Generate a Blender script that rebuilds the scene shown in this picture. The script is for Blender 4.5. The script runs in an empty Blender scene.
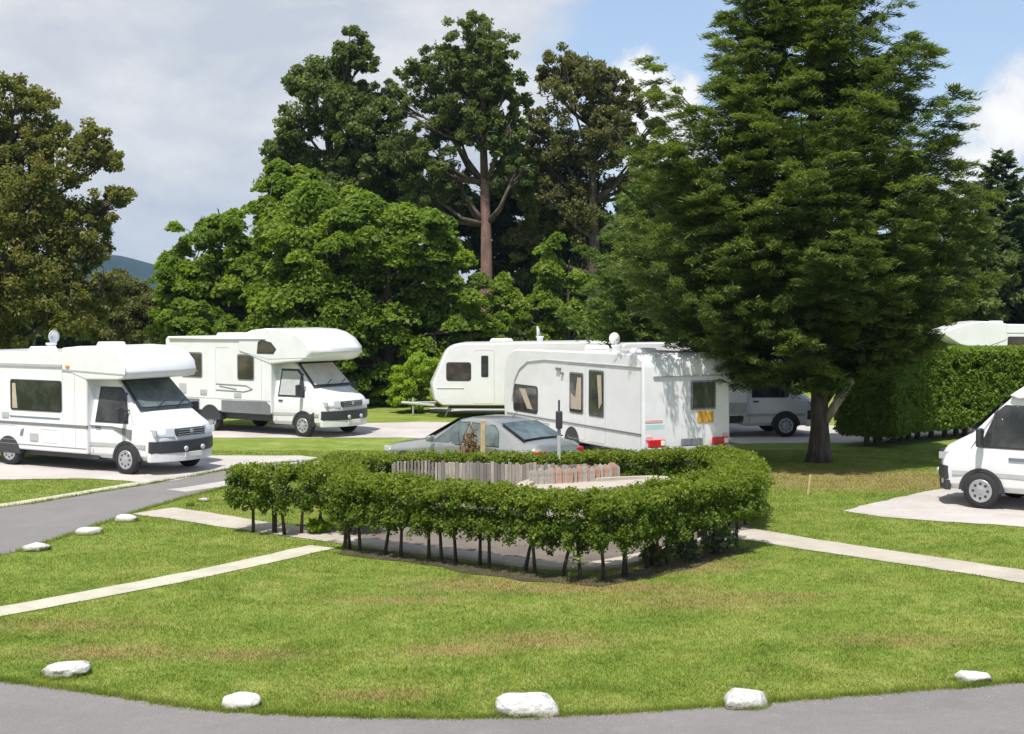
import bpy, bmesh, math, random
import numpy as np
from mathutils import Vector, Matrix
R = math.radians
random.seed(7); rng = np.random.default_rng(11)
S = bpy.context.scene; COL = S.collection

# ------------------------------------------------------------------ camera
FPX, HC, YH, CX, CY = 1400.0, 3.75, 305.0, 512.0, 367.0
PITCH = math.atan((CY - YH) / FPX)
cam = bpy.data.cameras.new('camera'); cam.sensor_width = 36; cam.lens = 36 * FPX / 1024
cam.clip_end = 9000; cam.clip_start = .1
co = bpy.data.objects.new('camera', cam); COL.objects.link(co)
co.location = (0, 0, HC); co.rotation_euler = (math.pi / 2 - PITCH, 0, 0); S.camera = co

def ray(px, py):
    u = (px - CX) / FPX; v = (CY - py) / FPX
    return Vector((u, math.cos(PITCH) + v * math.sin(PITCH), -math.sin(PITCH) + v * math.cos(PITCH)))
def G(px, py, z=0.0):                      # ground point measured from the survey of the photograph
    d = ray(px, py); t = (z - HC) / d.z
    return Vector((d.x * t, d.y * t, z))
def D(px, py, Y):                          # point at distance Y
    d = ray(px, py); t = Y / d.y
    return Vector((d.x * t, Y, HC + d.z * t))

# ------------------------------------------------------------------ tagging
def tag(o, label=None, cat=None, group=None, kind=None):
    if label: o['label'] = label
    if cat: o['category'] = cat
    if group: o['group'] = group
    if kind: o['kind'] = kind
    return o
def thing(name, label, cat, loc=(0, 0, 0), rz=0, group=None):
    o = bpy.data.objects.new(name, None); COL.objects.link(o); o.empty_display_size = .2
    o.location = loc; o.rotation_euler = (0, 0, rz)
    return tag(o, label, cat, group)
def link(name, me, mat, parent=None, smooth=False):
    o = bpy.data.objects.new(name, me); COL.objects.link(o)
    if mat is not None: me.materials.append(mat)
    if parent is not None: o.parent = parent
    if smooth: me.polygons.foreach_set('use_smooth', [True] * len(me.polygons))
    return o
def copy_tree(o, parent=None):
    c = o.copy(); COL.objects.link(c)
    if parent is not None: c.parent = parent
    for ch in list(o.children): copy_tree(ch, c)
    return c

# ------------------------------------------------------------------ mesh helpers
class MB:
    def __init__(s): s.v = []; s.f = []
    def add(s, vs, fs):
        n = len(s.v); s.v += [tuple(v) for v in vs]; s.f += [tuple(i + n for i in f) for f in fs]; return s
    def box(s, c, d, M=None, taper=1.0):
        x, y, z = d[0] / 2, d[1] / 2, d[2] / 2; vs = []
        for sz in (-1, 1):
            k = taper if sz > 0 else 1
            for sx, sy in ((-1, -1), (1, -1), (1, 1), (-1, 1)):
                p = Vector((sx * x * k, sy * y * k, sz * z))
                if M: p = M @ p
                vs.append(p + Vector(c))
        return s.add(vs, [(3, 2, 1, 0), (4, 5, 6, 7), (0, 1, 5, 4), (1, 2, 6, 5), (2, 3, 7, 6), (3, 0, 4, 7)])
    def tube(s, pts, rad, n=8, cap=True):
        pts = [Vector(p) for p in pts]
        if not hasattr(rad, '__len__'): rad = [rad] * len(pts)
        rings = []; vs = []; fs = []
        up = None
        for i, p in enumerate(pts):
            d = (pts[min(i + 1, len(pts) - 1)] - pts[max(i - 1, 0)])
            if d.length < 1e-6: d = Vector((0, 0, 1))
            d.normalize()
            if up is None: up = Vector((1, 0, 0)) if abs(d.x) < .8 else Vector((0, 1, 0))
            a = d.cross(up).normalized(); b = a.cross(d).normalized(); up = b
            for k in range(n):
                t = 2 * math.pi * k / n
                vs.append(p + (a * math.cos(t) + b * math.sin(t)) * rad[i])
        for i in range(len(pts) - 1):
            for k in range(n):
                fs.append((i * n + k, i * n + (k + 1) % n, (i + 1) * n + (k + 1) % n, (i + 1) * n + k))
        if cap: fs += [tuple(range(n))[::-1], tuple(range((len(pts) - 1) * n, len(pts) * n))]
        return s.add(vs, fs)
    def lathe(s, prof, c=(0, 0, 0), axis='y', n=24):
        vs = []; fs = []
        for r, h in prof:
            for k in range(n):
                t = 2 * math.pi * k / n; a, b = r * math.cos(t), r * math.sin(t)
                v = (a, h, b) if axis == 'y' else ((a, b, h) if axis == 'z' else (h, a, b))
                vs.append((v[0] + c[0], v[1] + c[1], v[2] + c[2]))
        m = len(prof)
        for i in range(m - 1):
            for k in range(n): fs.append((i * n + k, i * n + (k + 1) % n, (i + 1) * n + (k + 1) % n, (i + 1) * n + k))
        fs += [tuple(range(n))[::-1], tuple(range((m - 1) * n, m * n))]
        return s.add(vs, fs)
    def build(s, name, mat, parent=None, smooth=False, bevel=0, seg=2, sub=0, angle=35):
        me = bpy.data.meshes.new(name); me.from_pydata(s.v, [], s.f)
        bm = bmesh.new(); bm.from_mesh(me); bmesh.ops.recalc_face_normals(bm, faces=bm.faces); bm.to_mesh(me); bm.free()
        o = link(name, me, mat, parent, smooth)
        if bevel:
            m = o.modifiers.new('bev', 'BEVEL'); m.width = bevel; m.segments = seg; m.limit_method = 'ANGLE'; m.angle_limit = R(angle)
            me.polygons.foreach_set('use_smooth', [True] * len(me.polygons))
            o.modifiers.new('wn', 'WEIGHTED_NORMAL')
        if sub:
            m = o.modifiers.new('sub', 'SUBSURF'); m.levels = m.render_levels = sub
        return o

def np_mesh(name, V, tint=None):
    """V: (n,k,3) array of n separate k-gons"""
    n, k, _ = V.shape
    me = bpy.data.meshes.new(name)
    me.vertices.add(n * k); me.vertices.foreach_set('co', V.reshape(-1).astype(np.float32))
    me.loops.add(n * k); me.loops.foreach_set('vertex_index', np.arange(n * k, dtype=np.int32))
    me.polygons.add(n); me.polygons.foreach_set('loop_start', np.arange(0, n * k, k, dtype=np.int32))
    if tint is not None:
        a = me.attributes.new('tint', 'FLOAT', 'POINT'); a.data.foreach_set('value', np.repeat(tint, k).astype(np.float32))
    me.update(calc_edges=True); return me

def unit(a): return a / np.maximum(np.linalg.norm(a, axis=-1, keepdims=True), 1e-9)

# ------------------------------------------------------------------ materials
def nodes(name):
    m = bpy.data.materials.new(name); m.use_nodes = True; nt = m.node_tree
    return m, nt, nt.nodes['Principled BSDF']
def setp(b, **k):
    for a, v in k.items():
        a = a.replace('_', ' ')
        if a in b.inputs: b.inputs[a].default_value = v
def ramp(nt, stops, fac):
    r = nt.nodes.new('ShaderNodeValToRGB'); el = r.color_ramp.elements
    while len(el) < len(stops): el.new(.5)
    for e, (p, c) in zip(el, stops): e.position = p; e.color = (*c, 1) if len(c) == 3 else c
    nt.links.new(fac, r.inputs[0]); return r.outputs[0]
def noise(nt, scale, detail=4, rough=.6, vec=None, dist=0):
    t = nt.nodes.new('ShaderNodeTexNoise'); t.inputs['Scale'].default_value = scale; t.inputs['Detail'].default_value = detail
    t.inputs['Roughness'].default_value = rough; t.inputs['Distortion'].default_value = dist
    if vec is None:
        g = nt.nodes.new('ShaderNodeNewGeometry'); vec = g.outputs['Position']
    nt.links.new(vec, t.inputs['Vector']); return t.outputs['Fac']
def objnoise(nt, scale, detail=4, rough=.6):
    t = nt.nodes.new('ShaderNodeTexCoord'); return noise(nt, scale, detail, rough, t.outputs['Object'])
def mixc(nt, fac, a, b, mode='MIX'):
    m = nt.nodes.new('ShaderNodeMix'); m.data_type = 'RGBA'; m.blend_type = mode
    for i, x in ((0, fac), (6, a), (7, b)):
        if isinstance(x, (float, int)): m.inputs[i].default_value = x
        elif isinstance(x, tuple): m.inputs[i].default_value = (*x, 1)
        else: nt.links.new(x, m.inputs[i])
    return m.outputs[2]
def math_(nt, op, a, b=0.0, clamp=False):
    m = nt.nodes.new('ShaderNodeMath'); m.operation = op; m.use_clamp = clamp
    for i, x in ((0, a), (1, b)):
        if isinstance(x, (float, int)): m.inputs[i].default_value = x
        else: nt.links.new(x, m.inputs[i])
    return m.outputs[0]
def bump(nt, b, h, strength=.3, dist=.02):
    n = nt.nodes.new('ShaderNodeBump'); n.inputs['Strength'].default_value = strength; n.inputs['Distance'].default_value = dist
    nt.links.new(h, n.inputs['Height']); nt.links.new(n.outputs[0], b.inputs['Normal'])

def simple(name, col, rough=.5, metal=0, var=.12, scale=3, spec=.5, coat=0, bumps=0):
    m, nt, b = nodes(name)
    c = ramp(nt, [(.3, tuple(x * (1 - var) for x in col)), (.7, tuple(min(1, x * (1 + var)) for x in col))], objnoise(nt, scale))
    nt.links.new(c, b.inputs['Base Color']); setp(b, Roughness=rough, Metallic=metal)
    b.inputs['Specular IOR Level'].default_value = spec
    if coat: b.inputs['Coat Weight'].default_value = coat
    if bumps: bump(nt, b, objnoise(nt, scale * 8), bumps)
    return m
def paint(name, col, dirt=(.47, .45, .42)):
    m, nt, b = nodes(name)
    f = ramp(nt, [(.42, (0, 0, 0)), (.8, (.30,) * 3)], objnoise(nt, 1.6, 6, .7))
    tc = nt.nodes.new('ShaderNodeTexCoord'); sx = nt.nodes.new('ShaderNodeSeparateXYZ'); nt.links.new(tc.outputs['Object'], sx.inputs[0])
    mr = nt.nodes.new('ShaderNodeMapRange'); nt.links.new(sx.outputs[2], mr.inputs[0])
    for i, v in ((1, .9), (2, .3), (3, 0.), (4, .35)): mr.inputs[i].default_value = v
    f2 = math_(nt, 'MULTIPLY', mr.outputs[0], objnoise(nt, 5, 4)); f3 = math_(nt, 'ADD', f, f2, True)
    nt.links.new(mixc(nt, f3, col, dirt), b.inputs['Base Color'])
    setp(b, Roughness=.32); b.inputs['Coat Weight'].default_value = .25
    return m
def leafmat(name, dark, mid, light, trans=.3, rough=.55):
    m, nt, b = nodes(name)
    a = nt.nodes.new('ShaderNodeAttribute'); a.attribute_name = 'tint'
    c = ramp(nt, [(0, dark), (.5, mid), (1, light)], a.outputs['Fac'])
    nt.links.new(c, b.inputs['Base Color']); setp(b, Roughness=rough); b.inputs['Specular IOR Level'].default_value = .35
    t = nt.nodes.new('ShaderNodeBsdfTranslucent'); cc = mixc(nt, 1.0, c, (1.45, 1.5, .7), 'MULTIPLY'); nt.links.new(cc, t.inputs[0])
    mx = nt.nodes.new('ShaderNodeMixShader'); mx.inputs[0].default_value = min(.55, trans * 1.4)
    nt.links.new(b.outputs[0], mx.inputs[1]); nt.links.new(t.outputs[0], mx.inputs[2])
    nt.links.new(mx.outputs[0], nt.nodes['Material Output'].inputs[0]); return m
def barkmat(name, a, b_, scale=6):
    m, nt, b = nodes(name)
    tc = nt.nodes.new('ShaderNodeTexCoord'); mp = nt.nodes.new('ShaderNodeMapping'); mp.inputs['Scale'].default_value = (1, 1, .25)
    nt.links.new(tc.outputs['Object'], mp.inputs[0]); f = noise(nt, scale, 8, .7, mp.outputs[0], .4)
    nt.links.new(ramp(nt, [(.35, a), (.65, b_)], f), b.inputs['Base Color']); setp(b, Roughness=.9); bump(nt, b, f, .8, .04); return m

M = {}
M['white'] = paint('white_paint', (.76, .765, .79))
M['cream'] = paint('offwhite_paint', (.74, .74, .70))
M['silver'] = simple('grey_car_paint', (.31, .325, .32), .28, .5, .05, coat=.6)
M['dark'] = simple('dark_plastic', (.035, .037, .042), .5)
M['grey'] = simple('grey_plastic', (.17, .18, .19), .5)
M['bluegrey'] = simple('blue_grey_trim', (.16, .19, .25), .45)
M['lgrey'] = simple('light_grey_trim', (.42, .43, .44), .45)
M['tyre'] = simple('tyre_rubber', (.022, .022, .024), .85)
M['rim'] = simple('wheel_trim', (.42, .43, .45), .35, .5)
M['red'] = simple('red_lens', (.55, .012, .015), .15)
M['orange'] = simple('orange_lens', (.75, .22, .03), .25)
M['plate'] = simple('number_plate', (.75, .75, .70), .4)
M['yplate'] = simple('orange_yellow_board', (.62, .33, .04), .5)
M['lamp'] = simple('headlamp_glass', (.55, .57, .60), .12, .3)
M['blind'] = simple('window_blind', (.62, .60, .56), .8)
M['curtain'] = simple('curtain_cloth', (.42, .36, .28), .9)
M['teal'] = simple('pale_teal_reflection', (.45, .68, .66), .4)  # paints a pale teal reflection on the caravan's rear
M['pink'] = simple('pale_red_reflector_and_reflection', (.72, .42, .42), .4)  # rear reflectors, and a painted reflection above them
def glassmat(name, c, rough=.06, sp=.45):
    m, nt, b = nodes(name)
    f = objnoise(nt, 2.2, 3)
    nt.links.new(ramp(nt, [(.4, c), (.65, tuple(x * 2.2 + .01 for x in c))], f), b.inputs['Base Color'])
    setp(b, Roughness=rough); b.inputs['Specular IOR Level'].default_value = sp; return m
M['glass'] = glassmat('dark_window_glass', (.018, .02, .02))
M['bglass'] = glassmat('brown_acrylic_glass', (.035, .03, .026))
def clearglass(name, tint=(.75, .82, .80), refl=.12):
    m, nt, b = nodes(name); nt.nodes.remove(b)
    t = nt.nodes.new('ShaderNodeBsdfTransparent'); t.inputs[0].default_value = (*tint, 1)
    g = nt.nodes.new('ShaderNodeBsdfGlossy'); g.inputs['Roughness'].default_value = .03
    fr = nt.nodes.new('ShaderNodeFresnel'); fr.inputs[0].default_value = 1.6
    f = math_(nt, 'ADD', math_(nt, 'MULTIPLY', fr.outputs[0], 1.2), refl, True)
    mx = nt.nodes.new('ShaderNodeMixShader'); nt.links.new(f, mx.inputs[0]); nt.links.new(t.outputs[0], mx.inputs[1]); nt.links.new(g.outputs[0], mx.inputs[2])
    nt.links.new(mx.outputs[0], nt.nodes['Material Output'].inputs[0]); return m
M['screen'] = clearglass('windscreen_glass', (.55, .62, .60), .06)

M['stone'] = None
m, nt, b = nodes('white_painted_stone')
f = objnoise(nt, 7, 6, .7)
nt.links.new(ramp(nt, [(.28, (.26, .24, .20)), (.43, (.60, .585, .55)), (.7, (.74, .74, .71))], f), b.inputs['Base Color']); setp(b, Roughness=.85)
tc = nt.nodes.new('ShaderNodeTexCoord'); sx = nt.nodes.new('ShaderNodeSeparateXYZ'); nt.links.new(tc.outputs['Object'], sx.inputs[0])
low = math_(nt, 'MULTIPLY', math_(nt, 'SUBTRACT', .11, sx.outputs[2], True), math_(nt, 'MULTIPLY', objnoise(nt, 9, 5, .75), 22.0), True)
nt.links.new(mixc(nt, low, b.inputs['Base Color'].links[0].from_socket, (.13, .13, .06)), b.inputs['Base Color'])
bump(nt, b, objnoise(nt, 14, 6), 1.0, .05); M['stone'] = m
def woodmat(name, cols):
    m, nt, b = nodes(name)
    oi = nt.nodes.new('ShaderNodeAttribute'); oi.attribute_name = 'tint'
    c = ramp(nt, [(0, cols[0]), (.5, cols[1]), (1, cols[2])], oi.outputs['Fac'])
    tc = nt.nodes.new('ShaderNodeTexCoord'); mp = nt.nodes.new('ShaderNodeMapping'); mp.inputs['Scale'].default_value = (12, 12, 1.5)
    nt.links.new(tc.outputs['Object'], mp.inputs[0]); f = noise(nt, 3, 6, .7, mp.outputs[0])
    nt.links.new(mixc(nt, .6, c, ramp(nt, [(.3, (.45,) * 3), (.7, (1.3,) * 3)], f), 'MULTIPLY'), b.inputs['Base Color']); setp(b, Roughness=.85)
    bump(nt, b, f, .4); return m
M['board'] = woodmat('weathered_board', ((.17, .155, .145), (.30, .27, .24), (.45, .38, .32)))
M['post'] = simple('pale_timber', (.48, .37, .20), .8, var=.25, scale=9)
M['bark'] = barkmat('grey_brown_bark', (.035, .026, .02), (.13, .10, .075))
M['redbark'] = barkmat('reddish_bark', (.10, .055, .045), (.27, .165, .135), 4)
M['palebark'] = barkmat('pale_bark', (.22, .19, .16), (.52, .47, .41), 5)
M['stem'] = barkmat('hedge_stem_bark', (.03, .022, .018), (.10, .075, .055), 12)
# ================================================================== SETTING
def smooth_poly(pts, step=.35, closed=True):
    """Catmull-Rom through the measured points"""
    P = [np.array(p[:2], float) for p in pts]; n = len(P); out = []
    rg = range(n) if closed else range(n - 1)
    for i in rg:
        p0 = P[(i - 1) % n] if closed or i > 0 else P[0]; p1 = P[i]; p2 = P[(i + 1) % n]; p3 = P[(i + 2) % n] if closed or i + 2 < n else P[n - 1]
        k = max(1, int(np.linalg.norm(p2 - p1) / step))
        for j in range(k):
            t = j / k
            out.append(.5 * ((2 * p1) + (-p0 + p2) * t + (2 * p0 - 5 * p1 + 4 * p2 - p3) * t * t + (-p0 + 3 * p1 - 3 * p2 + p3) * t ** 3))
    if not closed: out.append(P[-1])
    return np.array(out)
def sheet(name, pts, z, mat, jit=0.0, curve=True, step=.35, kind='structure', parent=None):
    a = smooth_poly(pts, step) if curve else np.array([p[:2] for p in pts], float)
    if not curve:
        o = []
        for i in range(len(a)):
            p, q = a[i], a[(i + 1) % len(a)]; k = max(1, int(np.linalg.norm(q - p) / step))
            o += [p + (q - p) * j / k for j in range(k)]
        a = np.array(o)
    if jit: a = a + rng.normal(0, jit, a.shape)
    bm = bmesh.new(); vs = [bm.verts.new((x, y, z)) for x, y in a]; es = [bm.edges.new((vs[i], vs[(i + 1) % len(vs)])) for i in range(len(vs))]
    bmesh.ops.triangle_fill(bm, edges=es, use_beauty=True)
    for f in bm.faces:
        if f.normal.z < 0: f.normal_flip()
    me = bpy.data.meshes.new(name); bm.to_mesh(me); bm.free()
    o = link(name, me, mat, parent); tag(o, kind=kind); return o, a
def strip(name, pts, w, z, mat, jit=.0, h=0):
    c = smooth_poly(pts, .3, False); t = np.gradient(c, axis=0); t /= np.linalg.norm(t, axis=1, keepdims=True)
    nrm = np.stack([-t[:, 1], t[:, 0]], 1)
    if not hasattr(w, '__len__'): w = [w] * len(pts)
    ww = np.interp(np.linspace(0, 1, len(c)), np.linspace(0, 1, len(w)), w)[:, None]
    Lp = c + nrm * (ww / 2 + rng.normal(0, jit, (len(c), 1))); Rp = c - nrm * (ww / 2 + rng.normal(0, jit, (len(c), 1)))
    mb = MB(); n = len(c)
    if h == 0:
        mb.add([(*p, z) for p in Lp] + [(*p, z) for p in Rp], [(i, n + i, n + i + 1, i + 1) for i in range(n - 1)])
    else:
        mb.add([(*p, 0) for p in Lp] + [(*p, h) for p in Lp] + [(*p, h) for p in Rp] + [(*p, 0) for p in Rp],
               [(k * n + i, (k + 1) * n + i, (k + 1) * n + i + 1, k * n + i + 1) for k in range(3) for i in range(n - 1)] + [(0, n, 2 * n, 3 * n), (n - 1, 2 * n - 1, 3 * n - 1, 4 * n - 1)[::-1]])
    o = mb.build(name, mat); tag(o, kind='structure'); return o, np.concatenate([Lp, Rp[::-1]])

# ---- ground material
def ground_mat():
    m, nt, b = nodes('mown_grass_ground')
    n1 = noise(nt, .9, 7, .68, dist=.9); n2 = noise(nt, 3.8, 6, .72); n3 = noise(nt, 45, 4, .7)
    g = nt.nodes.new('ShaderNodeNewGeometry'); mp = nt.nodes.new('ShaderNodeMapping'); mp.inputs['Scale'].default_value = (.7, 1.5, 1); mp.inputs['Rotation'].default_value = (0, 0, .25)
    nt.links.new(g.outputs['Position'], mp.inputs[0]); n4 = noise(nt, .8, 5, .65, mp.outputs[0], 1.0)
    base = ramp(nt, [(.34, (.130, .195, .032)), (.5, (.185, .250, .046)), (.66, (.260, .295, .080))], n1)
    base = mixc(nt, .75, base, ramp(nt, [(.3, (.62, .68, .5)), (.5, (1, 1, 1)), (.72, (1.35, 1.2, 1.25))], n2), 'MULTIPLY')
    base = mixc(nt, .7, base, ramp(nt, [(.3, (.72, .74, .68)), (.7, (1.28, 1.24, 1.28))], n3), 'MULTIPLY')
    straw = math_(nt, 'MULTIPLY', ramp(nt, [(.56, (0,) * 3), (.76, (1,) * 3)], n4), .40)
    base = mixc(nt, straw, base, (.27, .225, .075))
    # worn patches that the lawn has at fixed spots
    acc = None
    for px, py, rx, ry, k in DRY:
        c = G(px, py); dd = nt.nodes.new('ShaderNodeVectorMath'); dd.operation = 'SUBTRACT'; nt.links.new(g.outputs['Position'], dd.inputs[0]); dd.inputs[1].default_value = c
        d2 = nt.nodes.new('ShaderNodeVectorMath'); d2.operation = 'MULTIPLY'; nt.links.new(dd.outputs[0], d2.inputs[0]); d2.inputs[1].default_value = (1 / rx, 1 / ry, 0)
        ln = nt.nodes.new('ShaderNodeVectorMath'); ln.operation = 'LENGTH'; nt.links.new(d2.outputs[0], ln.inputs[0])
        v = math_(nt, 'MULTIPLY', math_(nt, 'SUBTRACT', 1.0, ln.outputs['Value'], True), k * 3.0, True)
        acc = v if acc is None else math_(nt, 'MAXIMUM', acc, v)
    br = math_(nt, 'MULTIPLY', acc, math_(nt, 'ADD', math_(nt, 'MULTIPLY', n2, 2.6), -.65, True), True)
    base = mixc(nt, br, base, ramp(nt, [(.4, (.24, .155, .075)), (.62, (.36, .29, .13))], n3))
    far = nt.nodes.new('ShaderNodeSeparateXYZ'); nt.links.new(g.outputs['Position'], far.inputs[0])
    nt.links.new(base, b.inputs['Base Color']); setp(b, Roughness=.9); b.inputs['Specular IOR Level'].default_value = .15
    bump(nt, b, math_(nt, 'ADD', n3, math_(nt, 'MULTIPLY', n2, 2.0)), .6, .03); return m
DRY = [(865, 480, 3.4, 2.2, .9), (800, 474, 2.6, 1.2, .8), (660, 565, 1.8, .9, .55), (480, 585, 1.5, .8, .4), (590, 588, 2.2, .5, .6), (460, 650, .9, .35, .5),
       (105, 652, 1.2, .5, .45), (540, 640, 1.3, .6, .4), (380, 695, .8, .3, .45), (780, 596, 1.0, .35, .4), (240, 655, 1.2, .35, .4), (700, 600, 2., .8, .35),
       (400, 600, 1.4, .4, .35), (900, 640, 1.4, .5, .3), (265, 470, 2, 1, .2), (70, 625, 1.5, .5, .3)]
M['ground'] = ground_mat()

def asphalt():
    m, nt, b = nodes('worn_asphalt')
    n1 = noise(nt, .45, 8, .72, dist=.8); n2 = noise(nt, 55, 4, .8); n3 = noise(nt, 2.6, 7, .75)
    c = ramp(nt, [(.3, (.160, .150, .148)), (.7, (.210, .197, .192))], n1)
    c = mixc(nt, .6, c, ramp(nt, [(.3, (.6,) * 3), (.7, (1.4,) * 3)], n2), 'MULTIPLY')
    c = mixc(nt, math_(nt, 'MULTIPLY', ramp(nt, [(.55, (0,) * 3), (.70, (1,) * 3)], n3), .55), c, (.25, .235, .21))
    nt.links.new(c, b.inputs['Base Color']); setp(b, Roughness=.9); bump(nt, b, n2, .5, .01); return m
def concrete(name, a, b_, sc=1.5):
    m, nt, b = nodes(name)
    n1 = noise(nt, sc, 6, .65); n2 = noise(nt, 70, 3, .7)
    c = ramp(nt, [(.3, a), (.7, b_)], n1)
    c = mixc(nt, .5, c, ramp(nt, [(.3, (.7,) * 3), (.7, (1.3,) * 3)], n2), 'MULTIPLY')
    nt.links.new(c, b.inputs['Base Color']); setp(b, Roughness=.9); bump(nt, b, n2, .5, .01); return m
M['asphalt'] = asphalt()
M['concrete'] = concrete('pale_concrete_path', (.36, .32, .265), (.49, .445, .38))
M['gravel'] = concrete('pale_gravel_hardstanding', (.38, .35, .33), (.52, .485, .46), .9)
M['edging'] = concrete('concrete_edging', (.38, .36, .29), (.54, .51, .41), 2)
M['paving'] = concrete('grey_brown_paving', (.10, .085, .07), (.20, .165, .14), 1.2)

# ---- ground: one sheet to the horizon
mb = MB(); Rr = 5200
mb.add([(-4400, -300, 0), (4400, -300, 0), (4400, 2900, 0), (-4400, 2900, 0)], [(0, 1, 2, 3)])
tag(mb.build('ground', M['ground']), kind='structure')

NOGRASS = []
def P(*a): return [G(x, y) for x, y in a]
# near road
o, a = sheet('road', P((-260, 640), (-130, 662), (0, 681), (100, 694), (220, 711), (400, 718), (560, 716), (700, 708), (850, 696), (1024, 682), (1200, 664), (1400, 640), (1900, 700), (1500, 980), (512, 1100), (-500, 980), (-900, 720)), .005, M['asphalt'], .012, step=.12); NOGRASS.append(a)
# road at the left, running behind the hedges
o, a = sheet('road', P((-500, 560), (-240, 534), (0, 508), (60, 499), (120, 489), (180, 479), (240, 468), (300, 462), (380, 459), (470, 458), (560, 458), (640, 462), (690, 474), (640, 488), (560, 487), (470, 482), (380, 476), (300, 478), (250, 483), (200, 494), (150, 508), (90, 528), (40, 545), (0, 556), (-200, 600), (-500, 660)), .005, M['asphalt'], .01, step=.2); NOGRASS.append(a)
o, a = strip('road_edge_strip', P((-300, 539), (-100, 518), (0, 506), (60, 497), (120, 487), (160, 480)), .42, .009, M['edging'], .01); NOGRASS.append(a)
o, a = strip('road_patch', P((176, 491), (205, 487), (236, 482)), .55, .009, M['gravel'], .02); NOGRASS.append(a)
# gravel hardstandings
o, a = sheet('hardstanding', P((-320, 462), (-100, 461), (0, 460), (120, 458), (215, 456), (300, 456), (318, 458), (296, 464), (255, 466), (222, 470), (178, 481), (150, 483), (90, 479), (0, 480), (-120, 482), (-320, 486)), .013, M['gravel'], .02, False, .3); NOGRASS.append(a)
o, a = sheet('hardstanding', P((120, 430), (340, 424), (420, 422), (470, 423), (475, 430), (455, 440), (400, 438), (330, 438), (120, 438)), .009, M['gravel'], .03, False); NOGRASS.append(a)
o, a = sheet('hardstanding', P((430, 412), (640, 412), (700, 425), (720, 441), (740, 444), (820, 443), (880, 443), (900, 438), (1000, 434), (1000, 428), (720, 424), (700, 408), (430, 408)), .009, M['gravel'], .03, False); NOGRASS.append(a)
o, a = sheet('hardstanding', P((842, 511), (880, 502), (925, 492), (955, 487), (1024, 484), (1200, 480), (1500, 482), (1500, 560), (1200, 540), (1024, 527), (930, 521), (880, 517)), .009, M['gravel'], .02, False, .25); NOGRASS.append(a)
o, a = sheet('hardstanding', P((480, 446), (560, 440), (640, 444), (735, 446), (745, 470), (700, 478), (620, 465), (480, 458)), .013, M['gravel'], .03, False); NOGRASS.append(a)
# paths
o, a = strip('path', P((-160, 640), (-60, 622), (0, 612), (60, 601), (130, 588), (200, 574), (270, 559), (322, 547)), .50, .009, M['edging'], .012); NOGRASS.append(a)
o, a = strip('path', P((152, 511), (190, 516), (240, 524), (290, 531), (345, 538)), [1.0, .9, .85, .85, .9], .009, M['concrete'], .012); NOGRASS.append(a)
o, a = strip('path', P((735, 532), (800, 543), (860, 552), (920, 561), (1024, 577), (1150, 597), (1300, 622)), [.95, .9, .85, .85, .8, .8, .8], .009, M['concrete'], .012); NOGRASS.append(a)
# paved yard inside the hedges, with a pale kerb along its front
o, a = sheet('paving', P((322, 541), (350, 528), (400, 505), (470, 494), (560, 492), (650, 494), (720, 505), (752, 530), (735, 542), (690, 553), (640, 563), (600, 567), (560, 567), (500, 560), (430, 551), (370, 546)), .006, M['paving'], .01); NOGRASS.append(a)
o, a = strip('kerb', P((345, 541), (400, 549), (460, 556), (520, 564), (560, 568), (590, 568), (630, 562), (680, 550), (735, 537)), .42, 0, M['concrete'], .004, h=.05); NOGRASS.append(a)

# earth under the hedge row, darkened and set forward to paint the hedge's shadow
M['earth_shadow'] = simple('leaf_litter_painted_shadow', (.055, .038, .028), .95, var=.4, scale=5, bumps=.5)
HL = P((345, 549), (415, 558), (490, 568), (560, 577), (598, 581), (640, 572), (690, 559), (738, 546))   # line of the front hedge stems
o, a = strip('earth_shadow_strip', [p + Vector((0, -.16, 0)) for p in HL], .58, .010, M['earth_shadow'], .09)

# ---- far hill
def hill():
    nx, ny = 120, 14; vs = []; fs = []
    for j in range(ny):
        for i in range(nx):
            X = -1900 + 3000 * i / (nx - 1); Y = 1600 + 700 * j / (ny - 1)
            s = math.sin(math.pi * j / (ny - 1)) if j <= ny // 2 else 1
            h = 68 * math.exp(-((X + 600) / 120) ** 2) + 40 * math.exp(-((X + 1200) / 380) ** 2) + 38 * math.exp(-((X - 300) / 600) ** 2) + 6 * math.sin(X / 37) + 4 * math.sin(X / 13 + j)
            vs.append((X, Y, -2 + max(4, h) * s))
    for j in range(ny - 1):
        for i in range(nx - 1): fs.append((j * nx + i, j * nx + i + 1, (j + 1) * nx + i + 1, (j + 1) * nx + i))
    mm, nt, b = nodes('wooded_hill'); f = noise(nt, .02, 8, .7)
    nt.links.new(ramp(nt, [(.4, (.010, .022, .016)), (.6, (.022, .04, .022))], f), b.inputs['Base Color']); setp(b, Roughness=1); b.inputs['Specular IOR Level'].default_value = 0
    mb = MB(); mb.add(vs, fs); tag(mb.build('hills', mm, smooth=True), kind='structure')
hill()

# ------------------------------------------------------------------ air
mb = MB(); mb.box((0, 1300, 69), (9000, 3300, 140))
mh = bpy.data.materials.new('haze_air'); mh.use_nodes = True; nt = mh.node_tree; nt.nodes.remove(nt.nodes['Principled BSDF'])
pv = nt.nodes.new('ShaderNodeVolumePrincipled'); pv.inputs['Color'].default_value = (.45, .68, 1, 1); pv.inputs['Density'].default_value = .00016; pv.inputs['Anisotropy'].default_value = .2
nt.links.new(pv.outputs[0], nt.nodes['Material Output'].inputs['Volume'])
hz = mb.build('haze', mh); tag(hz, 'thin bluish summer haze over the distant hill', 'haze', kind='stuff')
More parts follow.
